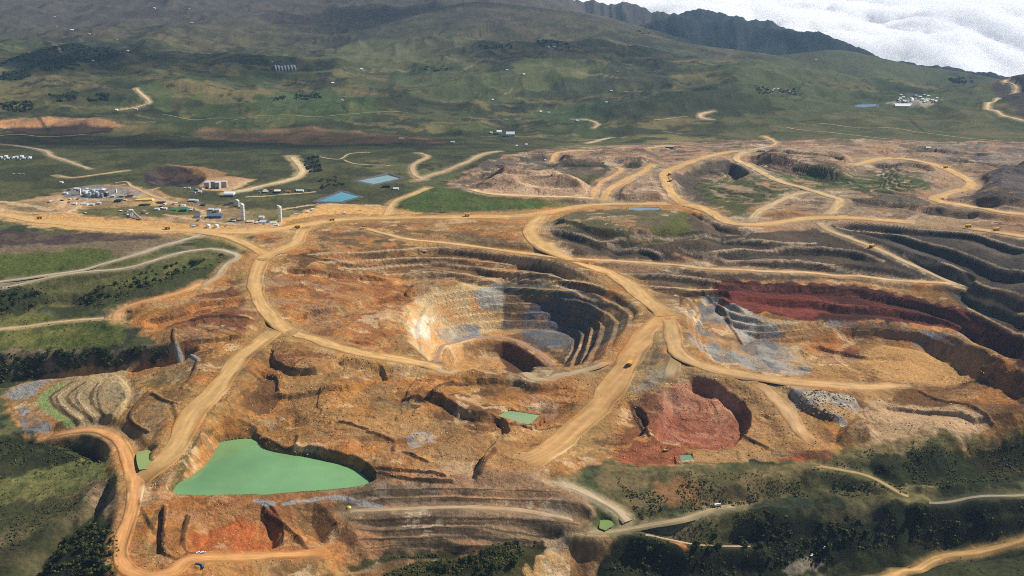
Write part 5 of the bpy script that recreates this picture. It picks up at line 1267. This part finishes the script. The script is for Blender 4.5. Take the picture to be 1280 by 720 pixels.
mass('scrub', 'low dark scrub covering ravines and front slopes', 'scrub', [
 ([(-5,440),(210,434),(212,446),(130,460),(60,468),(-5,478)], 700, 1.9), ([(-5,360),(60,362),(70,380),(-5,396)], 260, 1.8), ([(90,380),(150,352),(280,316),(285,326),(200,356),(120,386)], 500, 1.8),
 ([(-5,545),(110,548),(140,570),(100,582),(-5,600)], 500, 1.6), ([(50,722),(70,680),(112,654),(148,675),(148,722)], 600, 1.8), ([(-5,640),(110,620),(60,660),(-5,700)], 200, 1.2),
 ([(470,722),(520,702),(600,684),(660,680),(640,722)], 800, 1.5), ([(430,705),(560,685),(670,674),(670,682),(560,694)], 230, 1.6),
 ([(770,690),(900,650),(1140,632),(1290,626),(1290,655),(1100,684),(900,722),(750,722)], 1000, 1.5), ([(770,600),(900,605),(1000,612),(960,624),(800,650)], 500, 1.3),
 ([(1090,580),(1160,560),(1290,550),(1290,600),(1180,610)], 600, 1.5), ([(980,598),(1130,604),(1135,618),(990,622)], 260, 1.4), ([(990,720),(1290,662),(1290,722)], 260, .9),
 ([(770,596),(1000,585),(1090,560),(1290,545),(1290,570),(1000,612),(800,645)], 1400, .8), ([(-5,585),(130,572),(150,600),(110,640),(-5,690)], 900, .8), ([(800,672),(930,638),(960,650),(850,676)], 350, .8), ([(0,320),(130,312),(140,326),(0,344)], 160, 1.0), ([(0,402),(140,398),(150,428),(0,438)], 220, .9)], ((34,42,20), (88,84,42)))
mass('far_woodland', 'dark patches of woodland on the far green hills', 'woodland', [
 ([(50,62),(140,60),(150,69),(60,81),(0,83),(0,80)], 900, 7), ([(0,92),(30,88),(38,96),(0,100)], 260, 7), ([(50,84),(100,81),(102,87),(52,89)], 120, 6), ([(60,118),(95,114),(98,124),(65,127)], 150, 6), ([(110,120),(135,118),(136,126),(112,127)], 90, 6),
 ([(0,130),(40,126),(42,138),(5,140)], 140, 6), ([(362,118),(400,117),(402,123),(365,124)], 100, 5.5), ([(340,122),(356,120),(356,126),(342,126)], 40, 5), ([(530,84),(560,85),(560,89),(532,88)], 60, 5), ([(670,52),(712,55),(715,62),(675,60)], 120, 6),
 ([(945,112),(960,108),(968,118),(948,118)], 60, 5), ([(974,112),(992,110),(996,118),(976,118)], 70, 5), ([(1185,98),(1215,97),(1216,104),(1190,104)], 110, 6), ([(790,38),(812,36),(812,44),(795,44)], 60, 6), ([(600,56),(640,56),(640,61),(602,62)], 60, 6), ([(375,200),(398,195),(402,214),(385,216)], 90, 4), ([(398,226),(420,220),(430,232),(400,236)], 80, 3)], ((26,36,24), (50,58,34)), 0.9)
mass('rubble', 'loose rock and spoil scattered over the mine floor', 'rubble', [
 ([(250,430),(345,415),(560,462),(760,470),(740,540),(640,595),(480,600),(250,560)], 2600, 1.0), ([(780,480),(1000,480),(1040,560),(860,578),(760,570)], 900, 1.0), ([(1000,420),(1260,430),(1280,530),(1050,545)], 900, 1.0),
 ([(350,335),(500,335),(505,420),(380,415)], 600, .9), ([(170,600),(240,560),(215,625)], 200, .8), ([(170,625),(430,640),(420,710),(160,720)], 500, .8), ([(600,195),(1280,182),(1280,255),(620,240)], 700, 1.6), ([(986,480),(1072,502),(1050,532),(990,507)], 300, 1.4)], ((120,84,54), (206,172,130)), 0.6)

# ---------------------------------------------------------------- lowland under the clouds, cloud sea
M_LOW = mat('lowland', (70,80,60), 0.95, 0.3, 0.001)
me = bpy.data.meshes.new('lowland')
me.from_pydata([(-160000,11100,-1000),(160000,11100,-1000),(160000,200000,-1000),(-160000,200000,-1000)], [], [(0,1,2,3)])
me.materials.append(M_LOW); o = bpy.data.objects.new('lowland', me); COL.objects.link(o); tag(o, kind='structure')
CLOUD_MAT = []
def clouds():
    ny, nx = 380, 460
    yy = np.geomspace(11300, 90000, ny); uu = np.linspace(-0.10, 0.66, nx)
    X = uu[None] * yy[:, None]; Y = np.repeat(yy[:, None], nx, 1)
    z = np.full(X.shape, -900.0)
    wx = (fbm(X, Y, 1300, 4, 201) - .5) * 1100; wy = (fbm(X, Y, 1300, 4, 202) - .5) * 1100
    for size, hgt, sd in ((4800, 320, 1), (2200, 430, 2), (950, 280, 3), (420, 110, 4)):
        gx, gy = (X + wx) / size, (Y + wy) / size
        xi, yi = np.floor(gx), np.floor(gy); best = np.full(X.shape, 9.0)
        T = np.random.default_rng(300 + sd).random((64, 64, 2))
        for dx in (-1, 0, 1):
            for dy in (-1, 0, 1):
                cx, cy = xi + dx, yi + dy
                t = T[(cy % 64).astype(int), (cx % 64).astype(int)]
                best = np.minimum(best, (gx - cx - t[..., 0]) ** 2 + (gy - cy - t[..., 1]) ** 2)
        z += hgt * np.sqrt(np.clip(1 - best / 0.8, 0, 1)) * (0.45 + 0.9 * fbm(X, Y, 6000, 2, 205 + sd))
    z = -990 + (z + 990) * (0.06 + 0.94 * sstep(11300, 14300, Y + 700 * (fbm(X, Y, 700, 3, 220) - .5)))
    edge = np.zeros(z.shape, bool); edge[[0, -1], :] = True; edge[:, [0, -1]] = True
    z[edge] = -992; bot = np.full(z.shape, -994.0)
    top_v = np.stack([X, Y, z], -1).reshape(-1, 3); corner = np.array([(X[0, 0], Y[0, 0]), (X[0, -1], Y[0, -1]), (X[-1, -1], Y[-1, -1]), (X[-1, 0], Y[-1, 0])])
    i2 = np.arange(ny * nx).reshape(ny, nx)
    F_ = np.stack([i2[:-1, :-1], i2[:-1, 1:], i2[1:, 1:], i2[1:, :-1]], -1).reshape(-1, 4).tolist()
    rim = list(i2[0, :]) + list(i2[1:, -1]) + list(i2[-1, -2::-1]) + list(i2[-2:0:-1, 0])
    me = bpy.data.meshes.new('cloud_sea'); me.from_pydata(top_v.tolist(), [], F_ + [tuple(int(v) for v in rim[::-1])])
    m = bpy.data.materials.new('cloud'); m.use_nodes = True; nt = m.node_tree; nt.nodes.clear()
    out = nt.nodes.new('ShaderNodeOutputMaterial'); p = nt.nodes.new('ShaderNodeVolumePrincipled')
    p.inputs['Color'].default_value = (0.997, 0.998, 1.0, 1); p.inputs['Density'].default_value = 0.016; p.inputs['Anisotropy'].default_value = 0.0
    nt.links.new(p.outputs[0], out.inputs['Volume'])
    CLOUD_MAT.append(m); me.materials.append(m); o = bpy.data.objects.new('cloud_sea', me); COL.objects.link(o)
    tag(o, 'sea of white billowing clouds beyond the far ridge', 'clouds', kind='stuff')
clouds()

# unseen cumulus clouds, added above the frame only to throw shadows on the slopes
def shadow_clouds():
    from mathutils import noise, Vector
    sd = (math.sin(SUN_AZ) * math.cos(SUN_EL), math.cos(SUN_AZ) * math.cos(SUN_EL), math.sin(SUN_EL))
    for k, (x, y, g, rx, ry) in enumerate(((-900, 3350, 0, 1000, 260), (-1700, 5200, 80, 900, 420), (300, 5600, 90, 700, 350), (-600, 7200, 180, 1100, 600))):
        bm = bmesh.new(); bmesh.ops.create_icosphere(bm, subdivisions=4, radius=1.0)
        for v in bm.verts:
            p = v.co.normalized(); q = p * 1.6 + Vector((k * 5.3, 1.7 * k, 0))
            v.co = p * (1 + 0.45 * noise.noise(q) + 0.22 * noise.noise(q * 2.3) + 0.10 * noise.noise(q * 5.1))
        me = bpy.data.meshes.new('cloud'); bm.to_mesh(me); bm.free(); me.materials.append(CLOUD_MAT[0])
        t = (1900 - g) / sd[2]; o = bpy.data.objects.new('cloud', me); COL.objects.link(o)
        o.location = (x + sd[0] * t, y + sd[1] * t, 1900); o.scale = (rx, ry, 30); tag(o, 'unseen cumulus cloud added to shade the land', 'cloud', 'unseen clouds added for their shadows', 'stuff')
shadow_clouds()

# ---------------------------------------------------------------- haze
def haze():
    x0, x1, y0, y1, z0, z1 = -7600, 7600, -60, 11000, -1010, 640
    me = bpy.data.meshes.new('haze')
    v = [(x, y, z) for z in (z0, z1) for y in (y0, y1) for x in (x0, x1)]
    me.from_pydata(v, [], [(0,2,3,1),(4,5,7,6),(0,1,5,4),(2,6,7,3),(0,4,6,2),(1,3,7,5)])
    m = bpy.data.materials.new('haze_air'); m.use_nodes = True; nt = m.node_tree; nt.nodes.clear()
    out = nt.nodes.new('ShaderNodeOutputMaterial'); p = nt.nodes.new('ShaderNodeVolumePrincipled')
    p.inputs['Color'].default_value = (0.42, 0.68, 1.0, 1); p.inputs['Density'].default_value = 2.4e-5; p.inputs['Anisotropy'].default_value = 0.2
    nt.links.new(p.outputs[0], out.inputs['Volume'])
    me.materials.append(m); o = bpy.data.objects.new('haze', me); COL.objects.link(o); tag(o, kind='stuff')
haze()
